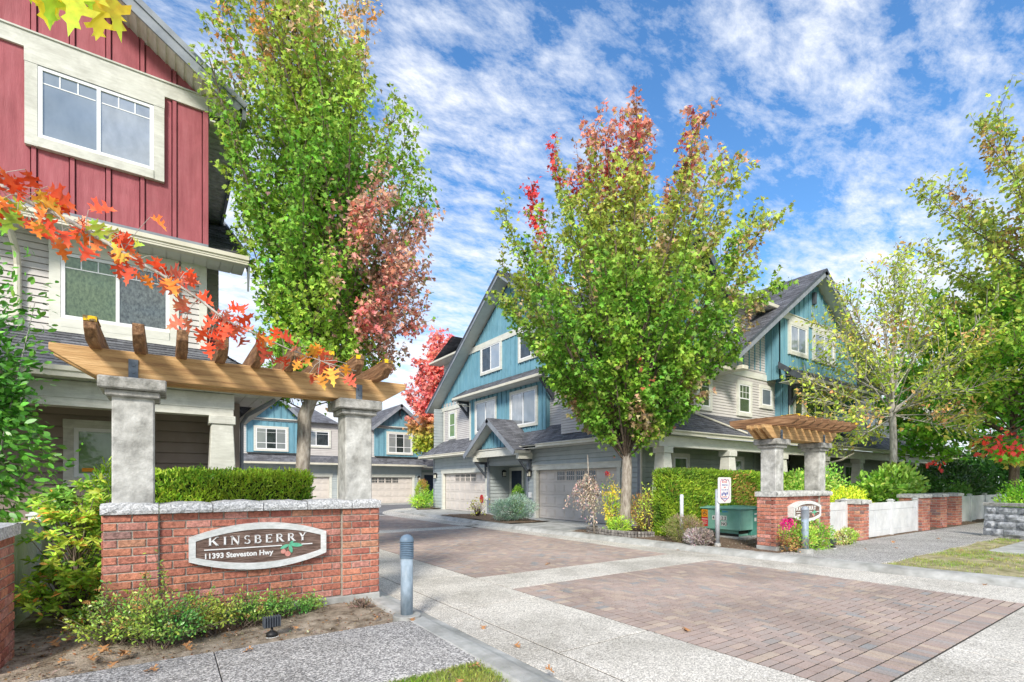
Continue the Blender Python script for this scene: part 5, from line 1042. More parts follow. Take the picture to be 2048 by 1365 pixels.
def make_tree(name, label, base, r0, zfork, H, env, off, nl, ntw, npt, lsize, colfn, bark, tpl=T_MAPLE, seed=1, group=None, lean=(0, 0), twl=1.0, scat=.09, up=.5, cat='tree', multi=1, tw_r=.006, limb_lo=.1, limb_hi=.45, extra=None, hang=.6, mt='leaf', szr=(.35, 1), flat=1.0, skirt=None, lz=.8, start=.22):
    global rng; rng = np.random.default_rng(seed); bx, by, bz = base; RR = np.array([.823, -.568, 0])
    t = thing(name, base, label, cat, group); tm = MB(); bm = MB(); P_ = []; D_ = []
    ax = lambda z: np.array([bx, by, z])+RR*(interp(off, z) if off else 0)*min(1, max(0, (z-zfork)/(.35*(H-zfork))))+np.array([lean[0], lean[1], 0])*(z-bz)
    # trunk with root flare
    top = zfork+(H-zfork)*.55; zs = np.linspace(bz-.1, top, 12); rad = [r0*(1.35 if i == 0 else 1.1 if i == 1 else 1)*(1-.75*max(0, (z-zfork)/(top-zfork))**.7) for i, z in enumerate(zs)]
    tp = [ax(z)+np.array([math.sin(z*1.7+seed)*.03, math.cos(z*1.3)*.03, 0]) for z in zs]; tm.tube(tp, rad, 12)
    limbs = []; z0 = env[0][0]
    for k in range(nl):
        f = (k+.5)/nl; zt = z0+(H-z0)*f**lz; phi = k*2.39996+seed; rr_ = interp(env, zt)*rng.uniform(.82, 1.04)*(.25+.75*min(1, (1-f)*6) if f > .9 else 1)
        if f > .55 and k % 3 == 0: rr_ *= .55
        zs_ = min(zfork+(zt-zfork)*rng.uniform(limb_lo, limb_hi), top*.98); zs_ = max(zs_, zfork*rng.uniform(.92, 1.0)-.0)
        p0 = ax(zs_); p2 = ax(zt)+np.array([math.cos(phi)*rr_, math.sin(phi)*rr_, 0]); out_ = p2-p0; p1 = p0+np.array([out_[0], out_[1], 0])*.62+np.array([0, 0, out_[2]*(1-up)]); p1 = p1+rng.normal(0, .12, 3)
        pts = bez(p0, p1, p2, 9); L = sum(np.linalg.norm(pts[i+1]-pts[i]) for i in range(8)); rb = (r0*.36 if k % 6 == 0 else r0*.15)*min(1, (L/ (H*.45)))+.006
        limbs.append((pts, L, rb, k))
    for pts, L, rb, k in limbs:
        bm.tube(pts, [rb*(1-.88*i/8)+.003 for i in range(9)], 6, cap=False)
        A = np.array(pts)
        for j in range(ntw):
            t_ = start+(1-start)*((j+rng.uniform(0, 1))/ntw); i = min(int(t_*8), 7); q = A[i]+(A[i+1]-A[i])*(t_*8-i); tg = unit(A[i+1]-A[i]); ra = rng.normal(0, 1, 3); ra = unit(ra-tg*ra.dot(tg)); ra[2] *= flat
            d = unit(tg*.75+ra*.75+np.array([0, 0, .28])); ln = twl*rng.uniform(.5, 1.05)*(1.05-.5*t_)
            e_ = q+d*ln+np.array([0, 0, ln*.12]); m_ = q+d*ln*.5; bm.tube([q, m_, e_], [tw_r*1.6, tw_r, tw_r*.5], 4, cap=False)
            n = max(3, int(npt*ln/twl*rng.uniform(.7, 1.3))); tt = rng.uniform(.12, 1.06, n)[:, None]; B = q*(1-tt)+e_*tt+jit(n, scat)*(1.15-.6*tt); P_.append(B); D_.append(np.repeat(d[None], n, 0))
        n = int(npt*1.1); tt = rng.uniform(.72, 1.03, n); B = np.array([np.interp(tt*8, range(9), A[:, c]) for c in range(3)]).T+jit(n, scat*.8); P_.append(B); D_.append(np.repeat(unit(A[8]-A[7])[None], n, 0))
    for e_ in (extra or []):
        c = np.array(e_[:3]); p0 = ax(c[2]+1.0); bm.tube(bez(p0, (p0+c)/2+np.array([0, 0, .5]), c, 7), [.03, .026, .022, .018, .014, .01, .005], 5, cap=False); n = e_[3]; P_.append(c+jit(n, e_[4])*np.array([1, 1, .6])); D_.append(np.repeat(unit((c-p0))[None], n, 0))
    Pn = np.concatenate(P_); Dn = np.concatenate(D_); N = len(Pn)
    tipd = unit(Dn*.5+rng.normal(0, .55, (N, 3))+np.array([0, 0, -hang])); nr = unit(rng.normal(0, .6, (N, 3))+np.array([-.25, -.55, .75])); col = colfn(Pn, ax)
    tm.build('trunk', bark, t, smooth=True); bm.build('branches', 'bark_dark' if bark == 'bark' else bark, t, smooth=True)
    leaf_mesh('crown', Pn, tipd, nr, lsize*rng.uniform(.5, 1.25, N), col, tpl, mt, t); return t
def noise3(Pn, sc_, seed=0):      # cheap smooth pseudo noise 0..1
    Pn = Pn+np.random.default_rng(seed+99).normal(0, .16, Pn.shape)/max(sc_, .8)
    r = np.random.default_rng(seed); s = 0
    for k in range(6): f = r.normal(0, 1, 3)*sc_; s = s+np.sin(Pn@f+r.uniform(0, 6.28))
    return np.clip(.5+s/6, 0, 1)
def mixc(a, b, t): return np.asarray(a)*(1-t[:, None])+np.asarray(b)*t[:, None]
GREEN = (.10, .215, .025); LIME = (.27, .36, .05); OLIVE = (.30, .30, .06); PINK = (.36, .21, .16); TAN = (.36, .27, .15); REDL = (.60, .035, .03); ORNG = (.72, .32, .06); BROWNR = (.31, .15, .10)
def vary(c, s=.27, s2=.1):
    n = len(c); return np.clip(c*(1+rng.normal(0, s, (n, 1)))*(1+rng.normal(0, s2, (n, 3))), .008, .95)
sst = lambda x, a, b: np.clip((x-a)/(b-a), 0, 1)
RRv = np.array([.823, -.568, 0])
def col1(Pn, ax):
    z = Pn[:, 2]; lat = (Pn-np.array([2.1, 10, 0]))@RRv; n = noise3(Pn, 1.6, 3); n2 = noise3(Pn, 3.5, 5)
    c = mixc(GREEN, LIME, sst(n, .3, .9)*.6); c = mixc(c, OLIVE, sst(z, 7, 10.5)*.65); c = np.where((sst(z, 7.5, 9.5)*n2 > .52)[:, None], np.array(TAN)*.95, c); c = np.where(((z > 9) & (n2 > .74))[:, None], (.42, .22, .06), c)
    pk = sst(lat, .7, 1.5)*sst(z, 3.2, 4.2)*(1-sst(z, 6.3, 7.3)); c = np.where((pk*(.55+.7*n2)+rng.normal(0, .22, len(z)) > .56)[:, None], np.array(PINK)*(.8+.5*n[:, None]), c); c = np.where((pk*n+rng.normal(0, .15, len(z)) > .78)[:, None], (.33, .10, .085), c)
    return vary(c)
make_tree('maple_tree', 'tall upright maple with pinkish leaves low on its right, rising behind the left sign wall', (2.12, 10.02, .03), .125, 2.9, 12.0,
    [(3.1, .6), (3.6, 1.0), (4.2, 1.25), (5.2, 1.5), (7, 1.8), (8.8, 1.75), (9.8, 1.55), (10.8, 1.3), (12, .5)], [(3, .4), (3.6, 1.6), (4.2, 1.5), (5.2, 1.25), (6, .95), (7, .6), (8.8, .25), (9.8, -.1), (12, -.35)],
    78, 21, 54, .088, col1, 'bark', seed=3, group='maples turning colour beside the drive', twl=.85, scat=.09, up=.45, tw_r=.004, limb_lo=.05, limb_hi=.45)
def col2(Pn, ax):
    z = Pn[:, 2]; n = noise3(Pn, .9, 8); n2 = noise3(Pn, 2.4, 9); lat = (Pn-np.array([10.9, 10, 0]))@RRv
    c = mixc(GREEN, LIME, sst(n2, .35, .9)*.55); c = mixc(c, OLIVE, sst(z+n*2.5, 7, 10.5)*.75); c = np.where((sst(z, 8.6, 11.0)*(.5+.75*n)+rng.normal(0, .16, len(z)) > .46)[:, None], np.array(BROWNR)*(.8+.7*n2[:, None]), c)
    c = np.where(((z > 9.4) & (n2+rng.normal(0, .1, len(z)) > .80))[:, None], (.27, .05, .045), c); c = np.where(((np.abs(lat+2.6) < .45) & (z > 9.3))[:, None], (.40, .035, .035), c)
    c = np.where(((n2 > .80) & (z < 8.5) & (n > .5))[:, None], np.array(TAN)*.8, c); c = np.where((np.linalg.norm((Pn-np.array([9.8, 8.6, 4.6]))*np.array([1, 1, .7]), axis=1)+n2*.6 < .50)[:, None], (.28, .09, .05), c)
    return vary(c)
make_tree('maple_tree', 'large spreading maple with dark red top in the bed before the blue townhouse', (10.95, 10.08, .12), .15, 2.0, 12.0,
    [(3.0, .9), (3.7, 1.6), (4.7, 2.4), (5.6, 3.1), (6.6, 3.8), (7.6, 4.0), (8.6, 3.8), (9.5, 3.3), (10.4, 2.7), (11.3, 2.2), (12.0, 1.5)], None,
    90, 22, 48, .124, col2, 'bark', seed=11, group='maples turning colour beside the drive', twl=1.05, scat=.10, up=.42, tw_r=.005, limb_lo=.03, limb_hi=.30, start=.3)
def col3(Pn, ax):
    n = noise3(Pn, 1.5, 4); c = mixc((.22, .29, .04), (.34, .37, .07), n); c = np.where((n > .9)[:, None], (.40, .25, .10), c); return vary(c)
make_tree('sparse_tree', 'thin half bare tree with olive leaves and twiggy top behind the white fence', (21.28, 7.0, .12), .11, 4.0, 9.6,
    [(2.6, 1.6), (3.2, 2.6), (4.5, 3.3), (6.3, 3.1), (8.1, 2.5), (9.6, 1.2)], None, 36, 20, 20, .15, col3, 'bark_pale', seed=21, twl=1.2, scat=.12, up=.35, tw_r=.008, start=.3, limb_lo=.0, limb_hi=.45, hang=.3, tpl=T_OVAL)
def col4(Pn, ax):
    z = Pn[:, 2]; n = noise3(Pn, 1.2, 14); n2 = noise3(Pn, 3, 15); c = mixc((.12, .26, .03), (.26, .36, .05), n2); c = mixc(c, (.24, .26, .05), sst(z, 6, 9)*.8); c = np.where((sst(z, 7, 10)*n > .84)[:, None], (.24, .15, .05), c)
    c = np.where((z < 3.45)[:, None], (.48, .05, .035), c); return vary(c)
make_tree('oak_tree', 'oak with olive and rusty leaves and red low sprigs, its trunk beyond the right edge', (24.2, 3.0, .1), .2, 3.2, 14.4,
    [(4.4, 3.4), (6, 3.6), (9, 3.9), (12, 4.2), (13.6, 3.8), (14.4, 2.4)], None, 48, 22, 38, .17, col4, 'bark_dark', seed=31, twl=1.5, scat=.15, up=.45, tw_r=.006, flat=.5, limb_lo=.25, limb_hi=.6, tpl=T_OAK[::2], start=.35,
    extra=[(20.655, 3.974, 3.1, 20, 0.17), (21.305, 3.769, 2.656, 22, 0.15), (20.137, 4.088, 2.55, 20, 0.15), (20.5, 4.2, 2.75, 22, 0.17), (21.526, 5.803, 2.25, 18, 0.11), (20.9, 3.9, 2.5, 18, 0.15)])
def col5(Pn, ax):
    n = noise3(Pn, 1.1, 24); n2 = noise3(Pn, 3, 25); c = mixc((.07, .20, .02), (.22, .40, .045), n2); c = np.where((n > .82)[:, None], (.42, .34, .08), c); return vary(c)
make_tree('leafy_tree', 'bright green leafy tree overhanging the shaded fence at the right', (27.2, 5.0, .1), .16, 2.2, 9.8,
    [(2.3, 3.2), (3.5, 4.2), (5.5, 4.4), (7.5, 3.8), (9.0, 2.6), (9.8, 1.2)], None, 52, 18, 34, .22, col5, 'bark_dark', seed=41, twl=1.4, scat=.17, up=.3, tw_r=.008, flat=.5, limb_lo=.3, limb_hi=.7, start=.3)
def col6(Pn, ax):
    z = Pn[:, 2]; n = noise3(Pn, 1.1, 34); c = mixc((.42, .11, .10), (.46, .19, .15), n); c = mixc(c, (.22, .27, .03), sst(-z, -6.6, -4.8)*.95); return vary(c)
make_tree('red_maple', 'bright pink red maple standing between the blue block and the rear townhouses', (16.3, 33.0, 0), .2, 3.2, 12.6,
    [(3.6, 1.3), (5, 2.0), (7.5, 2.3), (10, 2.0), (12.6, .8)], [(3, .3), (12, .0)], 34, 16, 40, .26, col6, 'bark_dark', seed=51, twl=1.2, scat=.2, up=.5, tw_r=.012)
def shrub(name, label, cat, c, r, z0, z1, n, ls, cols, tpl=T_OVAL, group=None, seed=1, mt='leaf', stem='bark_dark', upb=.5, lumps=.35, wts=None, nst=7, flat=False, shape='ball', core=True, fold=.25, patch=1.6):
    global rng; rng = np.random.default_rng(seed); t = thing(name, (c[0], c[1], z0), label, cat, group)
    d = unit(rng.normal(0, 1, (n, 3))); h = (z1-z0)/2; zc = (z0+z1)/2
    k = 1+lumps*(noise3(d, 3.2, seed)-.5)*2; rad = rng.uniform(.35 if core else .15, 1, n)**.45*k
    Pn = np.array([c[0], c[1], zc])+d*rad[:, None]*np.array([r[0], r[1], h]); Pn[:, 2] = np.maximum(Pn[:, 2], z0+.02)
    tip = unit(d*1.0+rng.normal(0, .5, (n, 3))+np.array([0, 0, upb])); nr = unit(d*.8+rng.normal(0, .5, (n, 3))+np.array([0, 0, .6]))
    w_ = wts or [1]*len(cols); q = noise3(Pn, patch/max(r[0], .3), seed+2); cum = np.cumsum(w_)/sum(w_); idx = np.searchsorted(cum, np.clip(q*.72+rng.uniform(0, .28, n), 0, .999)); col = vary(np.array(cols)[np.minimum(idx, len(cols)-1)], .18, .08)
    s = MB()
    for i in range(nst):
        a = rng.uniform(0, 6.28); q_ = rng.uniform(.3, .8); e_ = V(c[0]+math.cos(a)*r[0]*q_, c[1]+math.sin(a)*r[1]*q_, z0+(z1-z0)*rng.uniform(.5, .9)); b_ = V(c[0]+math.cos(a)*.04, c[1]+math.sin(a)*.04, z0-.03); s.tube([b_, (b_+e_)/2+V(0, 0, .08), e_], [.014, .01, .005], 5)
    s.build('stems', stem, t, smooth=True); leaf_mesh('foliage', Pn, tip, nr, ls*rng.uniform(.6, 1.15, n), col, tpl, mt, t, fold=fold); return t
def hedge(label, x0, y0, x1, y1, z0, z1, dens, ls, cols, wts, seed=1):
    global rng; rng = np.random.default_rng(seed); t = thing('hedge', ((x0+x1)/2, (y0+y1)/2, z0), label, 'hedge', 'clipped cedar hedges'); fs = []
    m = MB(); m.box(x0+.05, y0+.05, z0, x1-.05, y1-.05, z1-.05); m.build('dark_core', 'leaf_core', t)  # added solid core, coloured dark for the shaded inside of the hedge
    for (o, a, b, nn_) in [((x0, y0, z0), (x1-x0, 0, 0), (0, 0, z1-z0), (0, -1, 0)), ((x0, y1, z0), (x1-x0, 0, 0), (0, 0, z1-z0), (0, 1, 0)), ((x0, y0, z0), (0, y1-y0, 0), (0, 0, z1-z0), (-1, 0, 0)), ((x1, y0, z0), (0, y1-y0, 0), (0, 0, z1-z0), (1, 0, 0)), ((x0, y0, z1), (x1-x0, 0, 0), (0, y1-y0, 0), (0, 0, 1))]:
        a, b, nn_ = map(np.array, (a, b, nn_)); A = np.linalg.norm(a)*np.linalg.norm(b); n = int(A*dens); u = rng.random((n, 1)); v = rng.random((n, 1)); fs.append((np.array(o)+a*u+b*v+nn_*rng.normal(-.015, .022, (n, 1)), np.repeat(nn_[None].astype(float), n, 0)))
    Pn = np.concatenate([f[0] for f in fs]); Nn = np.concatenate([f[1] for f in fs]); n = len(Pn)
    Pn += Nn*((noise3(Pn, 5, seed)-.5)*.07)[:, None]
    tip = unit(Nn*.8+rng.normal(0, .45, (n, 3))+np.array([0, 0, .8])); q = noise3(Pn, 2.4, seed+1)*.75+rng.random(n)*.25; cum = np.cumsum(wts)/sum(wts); col = vary(np.array(cols)[np.minimum(np.searchsorted(cum, np.clip(q, 0, .999)), len(cols)-1)], .22, .08)
    leaf_mesh('foliage', Pn, tip, unit(Nn+rng.normal(0, .5, (n, 3))), ls*rng.uniform(.6, 1.2, n), col, T_NEED, 'leaf', t, fold=.1); return t
HG = [(.13, .14, .03), (.08, .16, .02), (.17, .26, .025), (.25, .34, .035), (.11, .21, .02), (.30, .19, .06)]
hedge('low clipped cedar hedge with browned tips right behind the left sign wall', -.30, 8.1, 1.82, 8.75, .02, 1.68, 2700, .075, HG[1:], [1, 3, 4, 3, 1.4], 5)
shrub('cedar_shrub', 'small round cedar shrub peeping out left of the left concrete pillar', 'shrub', (-.62, 8.35), (.26, .26), .02, 1.84, 2600, .08, [HG[3], HG[2], HG[4]], T_NEED, seed=3, lumps=.12)
hedge('tall clipped cedar hedge behind the green cabinet and right sign', 11.3, 8.7, 13.9, 9.35, .1, 1.89, 2100, .085, HG, [1, 3, 4, 3, 3, 1.2], 8)
hedge('darker cedar hedge section with brown patches seen between the two right pillars', 13.92, 8.74, 20.5, 9.4, .1, 1.86, 1500, .09, HG, [3, 3, 3, 1, 3, 2.0], 9)
shrub('camellia', 'tall glossy green camellia at the far left before the brown siding', 'shrub', (-1.98, 8.6), (.80, .7), .2, 4.35, 7000, .105, [(.05, .17, .02), (.09, .26, .03), (.16, .34, .05)], T_OVAL, seed=13, mt='leaf_shiny', core=False, lumps=.5, nst=14, stem='bark_pale', upb=.0)
# pieris: whorls of long leaves on a branching frame
t = thing('pieris_shrub', (-.80, 7.15, 0), 'yellow green shrub with leaf whorls between the left pier and sign wall', 'shrub'); rng = np.random.default_rng(77); s = MB(); P_, D_, N_ = [], [], []
for i in range(84):
    a = rng.uniform(0, 6.28); h = rng.uniform(.16, 1.5); rr_ = (.52 if h < 1.1 else .38)*rng.uniform(.35, 1); e_ = np.array([-.80+math.cos(a)*rr_*.95, 7.1+math.sin(a)*rr_*.8, h]); b_ = np.array([-.80, 7.15, max(.05, h-.55)])
    s.tube(bez(b_, (b_+e_)/2+np.array([0, 0, -.06]), e_, 5), [.008, .007, .006, .005, .003], 5)
    for w_ in range(rng.integers(3, 6)):
        c = e_+rng.normal(0, .06, 3); m = 12; an = rng.uniform(0, 6.28)+np.arange(m)*2.4; el = rng.uniform(-.6, .9, m); d = np.stack([np.cos(an)*np.cos(el), np.sin(an)*np.cos(el), np.sin(el)], 1); P_.append(np.repeat(c[None], m, 0)); D_.append(d); N_.append(np.repeat(np.array([[0, -.5, 1.]]), m, 0)+rng.normal(0, .4, (m, 3)))
s.tube([(-.80, 7.15, -.02), (-.79, 7.14, .5), (-.83, 7.12, 1.2)], [.035, .028, .012], 8)
s.build('stems', 'bark_dark', t, smooth=True); P_ = np.concatenate(P_); n = len(P_); q = noise3(P_, 6, 2); cl = mixc((.15, .27, .03), (.32, .38, .05), q); cl = np.where((q < .2)[:, None], (.13, .24, .04), cl); cl = np.where((rng.random(n) > .95)[:, None], (.60, .26, .06), cl)
leaf_mesh('foliage', P_, np.concatenate(D_), np.concatenate(N_), rng.uniform(.06, .10, n), vary(cl), [(0, 0), (.13, .3), (.17, .6), (.08, .88), (0, 1), (-.08, .88), (-.17, .6), (-.13, .3)], 'leaf', t)
def spirea(x0, label, pts, seed, flowers=1):
    global rng; rng = np.random.default_rng(seed); t = thing('spirea_shrub', x0, label, 'shrub', 'sprawling shrubs with dried flower heads'); s = MB(); P_ = []; F_ = []
    for cx_, cy_, r_, h, n in pts:
        for i in range(n):
            a = rng.uniform(0, 6.28); q = rng.uniform(.2, 1); e_ = np.array([cx_+math.cos(a)*r_*q, cy_+math.sin(a)*r_*.75*q, .04+h*rng.uniform(.35, 1)*(1.1-.6*q)]); b_ = np.array([cx_+rng.normal(0, .07), cy_+rng.normal(0, .06), .0])
            pp = bez(b_, (b_+e_)/2+np.array([0, 0, .08]), e_, 5); s.tube(pp, [.004, .0035, .003, .0025, .002], 4, cap=False); m = 22; tt = rng.uniform(.35, 1.02, m); A = np.array(pp); P_.append(np.array([np.interp(tt*4, range(5), A[:, c]) for c in range(3)]).T+jit(m, .022))
            if rng.random() < .17*flowers: m = 26; F_.append(e_+jit(m, .018)*np.array([1, 1, .5])+np.array([0, 0, .015]))
    s.build('stems', 'bark_dark', t); Pn = np.concatenate(P_); n = len(Pn); q = noise3(Pn, 7, seed)
    leaf_mesh('foliage', Pn, unit(rng.normal(0, 1, (n, 3))+np.array([0, 0, .5])), unit(rng.normal(0, .7, (n, 3))+np.array([0, -.2, 1])), rng.uniform(.022, .042, n), vary(mixc((.08, .24, .05), (.34, .40, .06), q)), T_OVAL, 'leaf_shiny', t)
    if F_: Fn = np.concatenate(F_); n = len(Fn); leaf_mesh('dried_flowers', Fn, unit(rng.normal(0, 1, (n, 3))), unit(rng.normal(0, 1, (n, 3))), rng.uniform(.012, .022, n), vary(np.repeat(np.array([[.62, .33, .12]]), n, 0)), T_OVAL, 'petal', t)
    return t
spirea((-.12, 5.75, .03), 'low sprawling shrub with tan flower heads before the left end of the sign wall', [(-.35, 6.0, .48, .66, 110), (.0, 5.72, .50, .56, 130), (.34, 5.95, .42, .50, 90)], 5)
spirea((.85, 6.12, .03), 'lower trailing green shrub along the foot of the sign wall under the board', [(.72, 6.08, .36, .40, 70), (1.05, 6.15, .34, .34, 50), (1.38, 6.2, .28, .26, 30)], 6, .3)
spirea((.02, 6.2, .03), 'tall sprig with a tan flower head against the bricks left of the oval board', [(-.06, 6.18, .14, 1.12, 9)], 9, 2.5)
shrub('weed_clump', 'dry brown clump of dead stems on the soil near the left sign wall end', 'plant', (1.95, 6.05), (.12, .1), .03, .14, 260, .05, [(.30, .22, .16), (.42, .33, .25)], T_LONG, seed=4, core=False, nst=9, mt='petal')
# right side beds
shrub('spirea_shrub', 'yellow green shrub with orange tips and pink blooms at the foot of the right sign', 'shrub', (11.05, 5.32), (.45, .28), .1, .72, 2300, .05, [(.36, .22, .10), (.16, .30, .04), (.30, .40, .06), (.10, .22, .03)], seed=14, lumps=.4, nst=6)
shrub('spirea_shrub', 'rounded green shrub right of the pale bollard by the sign across the drive', 'shrub', (11.85, 5.35), (.55, .26), .1, .62, 2300, .05, [(.40, .25, .10), (.20, .33, .04), (.11, .24, .03)], seed=15, lumps=.45)
shrub('spirea_shrub', 'small light green shrub against the brick pier beside the right sign', 'shrub', (13.3, 5.3), (.5, .22), .1, .48, 1500, .05, [(.30, .38, .07), (.20, .30, .05), (.45, .40, .2)], seed=16, lumps=.45)
def blooms(label, pts, colr, r_, seed, size=.03, n=60, name='flowers'):
    global rng; rng = np.random.default_rng(seed); P_ = np.concatenate([np.array(p)+jit(n, r_) for p in pts]); k = len(P_); t = thing(name, pts[0], label, 'flower'); s = MB()
    for p in pts: s.tube([(p[0], p[1]+.03, p[2]-.3), (p[0], p[1], p[2])], .004, 4)
    s.build('stem', 'bark_dark', t); leaf_mesh('petals', P_, unit(rng.normal(0, 1, (k, 3))), unit(rng.normal(0, 1, (k, 3))), rng.uniform(.6, 1.1, k)*size, vary(np.repeat(np.array([colr]), k, 0)), T_OVAL, 'petal', t); return t
blooms('bright magenta flower cluster at the left corner of the right sign', [(10.30, 5.16, .80), (10.38, 5.14, .74), (10.24, 5.2, .72)], (.80, .015, .26), .045, 61, .045, 80)
blooms('pale pink dried blooms just right of the magenta cluster', [(11.0, 5.2, .72), (11.25, 5.15, .62), (11.6, 5.2, .6)], (.72, .28, .24), .03, 62, .025)
shrub('heather', 'rounded heather with pinkish brown tips beside the maple bed', 'shrub', (10.72, 7.95), (.52, .45), .1, .74, 4200, .045, [(.34, .23, .22), (.28, .19, .16), (.14, .16, .05), (.2, .19, .08)], T_NEED, seed=17, lumps=.25, wts=[3, 3, 2, 2])
shrub('lavender', 'small dry grey lavender mound left of the block watch pole', 'shrub', (10.42, 7.25), (.38, .32), .1, .46, 2400, .09, [(.27, .23, .215), (.20, .17, .15), (.32, .28, .265)], T_NEED, seed=18, lumps=.15, upb=.8)
shrub('barberry', 'dense olive brown shrub between the maple trunk and the hedge', 'shrub', (11.9, 10.1), (.62, .5), .12, 1.28, 3600, .055, [(.15, .17, .03), (.27, .22, .05), (.32, .18, .06), (.12, .16, .03)], seed=19, lumps=.2)
shrub('barberry', 'smaller reddish shrub low against the hedge behind the plain grey post', 'shrub', (11.75, 8.45), (.42, .2), .1, .68, 1500, .05, [(.35, .2, .07), (.2, .22, .05)], seed=20, lumps=.3)
shrub('rose_bush', 'slender yellowing rose bush climbing left of the big maple trunk', 'shrub', (10.72, 10.42), (.27, .27), .15, 1.6, 1500, .065, [(.12, .28, .03), (.32, .38, .05), (.55, .42, .06), (.10, .2, .03)], seed=22, lumps=.45, nst=9, core=False)
shrub('rose_bush', 'yellow green rose stems right of the big maple trunk', 'shrub', (11.25, 9.55), (.36, .28), .15, 1.5, 800, .065, [(.32, .40, .06), (.50, .42, .08), (.18, .3, .04)], seed=23, lumps=.5, nst=16, core=False)
shrub('ground_cover', 'bright green tuft spilling over the stacked stone edging', 'plant', (10.55, 9.95), (.3, .42), .15, .58, 900, .09, [(.30, .42, .05), (.20, .34, .04)], T_LONG, seed=24, core=False)
blooms('single red rose above the bush left of the maple trunk', [(10.62, 10.5, 1.84)], (.75, .02, .05), .035, 63, .05, 60)
# weeping cherry with pale leaves
t = thing('weeping_tree', (10.22, 10.62, .15), 'small weeping tree with pale pinkish leaves before the near garage door', 'tree'); rng = np.random.default_rng(88); s = MB(); P_ = []
s.tube([(10.22, 10.62, .1), (10.22, 10.64, .6), (10.16, 10.72, 1.2), (10.15, 10.78, 1.75), (10.18, 10.85, 2.4)], [.035, .03, .026, .02, .01], 7)
for i in range(34):
    a = rng.uniform(0, 6.28); rr_ = rng.uniform(.08, .58)*(1.25 if math.sin(a) > 0 else .7); st = np.array([10.15, 10.78, rng.uniform(1.25, 1.85)]); e_ = st+np.array([math.cos(a)*rr_*.8-.02, math.sin(a)*rr_, -rng.uniform(.4, 1.05)]); m_ = st+np.array([math.cos(a)*rr_*.8, math.sin(a)*rr_, .12]); pp = bez(st, m_, e_, 8); s.tube(pp, [.007, .006, .006, .005, .005, .004, .003, .002], 4, cap=False)
    m = 42; tt = rng.uniform(.25, 1, m); A = np.array(pp); P_.append(np.array([np.interp(tt*7, range(8), A[:, c]) for c in range(3)]).T+jit(m, .04))
s.build('branches', 'bark', t, smooth=True); Pn = np.concatenate(P_); n = len(Pn); q = noise3(Pn, 4, 2); leaf_mesh('foliage', Pn, unit(rng.normal(0, .5, (n, 3))+np.array([0, 0, -.9])), unit(rng.normal(0, 1, (n, 3))), rng.uniform(.05, .085, n), vary(mixc((.34, .31, .25), (.37, .27, .24), q)*np.where(rng.random(n) > .3, 1, .5)[:, None]), T_OVAL, 'leaf', t)
for lab, cx0, cx1, cy0, cy1, zz0, nn_, seed_, cl_ in [('bark chips and dry litter scattered over the soil in front of the left sign', -1.1, 2.3, 5.2, 8.0, .045, 4200, 5, [(.34, .24, .15), (.16, .10, .06), (.48, .38, .27), (.40, .19, .07)]), ('bark chips and pebbles on the bed around the right sign and cabinet', 10.3, 14.5, 5.5, 11.3, .12, 6500, 6, [(.34, .25, .17), (.20, .14, .10), (.50, .42, .34)])]:
    rng = np.random.default_rng(seed_); Pn = np.stack([rng.uniform(cx0, cx1, nn_), rng.uniform(cy0, cy1, nn_), np.full(nn_, zz0)+rng.uniform(-.01, .018, nn_)], 1)
    tag(leaf_mesh('bark_chips', Pn, unit(rng.normal(0, 1, (nn_, 3))*np.array([1, 1, .25])), unit(rng.normal(0, .35, (nn_, 3))+np.array([0, 0, 1])), rng.uniform(.012, .04, nn_), vary(np.array(cl_)[rng.integers(0, len(cl_), nn_)], .3), T_OVAL, 'petal', None), lab, 'bark chips', kind='stuff')
# plants behind the fence on the right
shrub('yellow_shrub', 'bright yellow green shrub poking over the fence behind the brick pier', 'shrub', (16.4, 6.5), (1.5, .38), .15, 1.38, 4200, .075, [(.55, .50, .03), (.42, .48, .04), (.25, .36, .03)], seed=25, lumps=.2)
shrub('laurel_shrub', 'large leaved laurel with glossy light green leaves over the fence', 'shrub', (21.0, 7.0), (1.75, .8), .2, 2.15, 3600, .20, [(.16, .32, .04), (.28, .42, .07), (.10, .24, .03)], T_OVAL, seed=26, mt='leaf_shiny', lumps=.3)
shrub('leafy_shrub', 'loose green shrub behind the yellow one beside the right pillar', 'shrub', (17.6, 8.0), (1.9, .6), .15, 2.1, 5200, .10, [(.10, .26, .03), (.17, .35, .05), (.28, .38, .08)], seed=27, lumps=.45)
shrub('rhododendron', 'dark green rounded rhododendron past the laurel behind the brick piers', 'shrub', (25.6, 7.8), (1.5, 1.2), .1, 2.15, 4200, .14, [(.025, .085, .015), (.045, .12, .02)], seed=28, mt='leaf_shiny', lumps=.12)
shrub('rhododendron', 'second dark green shrub farther along behind the shaded fence', 'shrub', (29.5, 7.4), (2.0, 1.2), .1, 2.5, 4200, .15, [(.02, .07, .012), (.04, .10, .02)], seed=29, mt='leaf_shiny', lumps=.15)
shrub('rhododendron', 'low dark shrub close to the shaded fence with loose leaves hanging over it', 'shrub', (26.6, 6.6), (1.6, .45), .1, 1.45, 2600, .12, [(.05, .14, .02), (.10, .2, .04)], seed=30, lumps=.4)
shrub('leafy_shrub', 'bright green bush at the far right behind the grey stone wall', 'shrub', (25.0, 4.3), (.9, .6), .1, 1.55, 2600, .11, [(.14, .32, .03), (.26, .42, .05)], seed=32, lumps=.3)
shrub('dark_hedge', 'dark tall shrub mass closing the view past the fence end', 'shrub', (37, 6.6), (4.0, 2.2), .0, 3.6, 5200, .26, [(.025, .08, .015), (.05, .13, .02)], seed=33, lumps=.2)
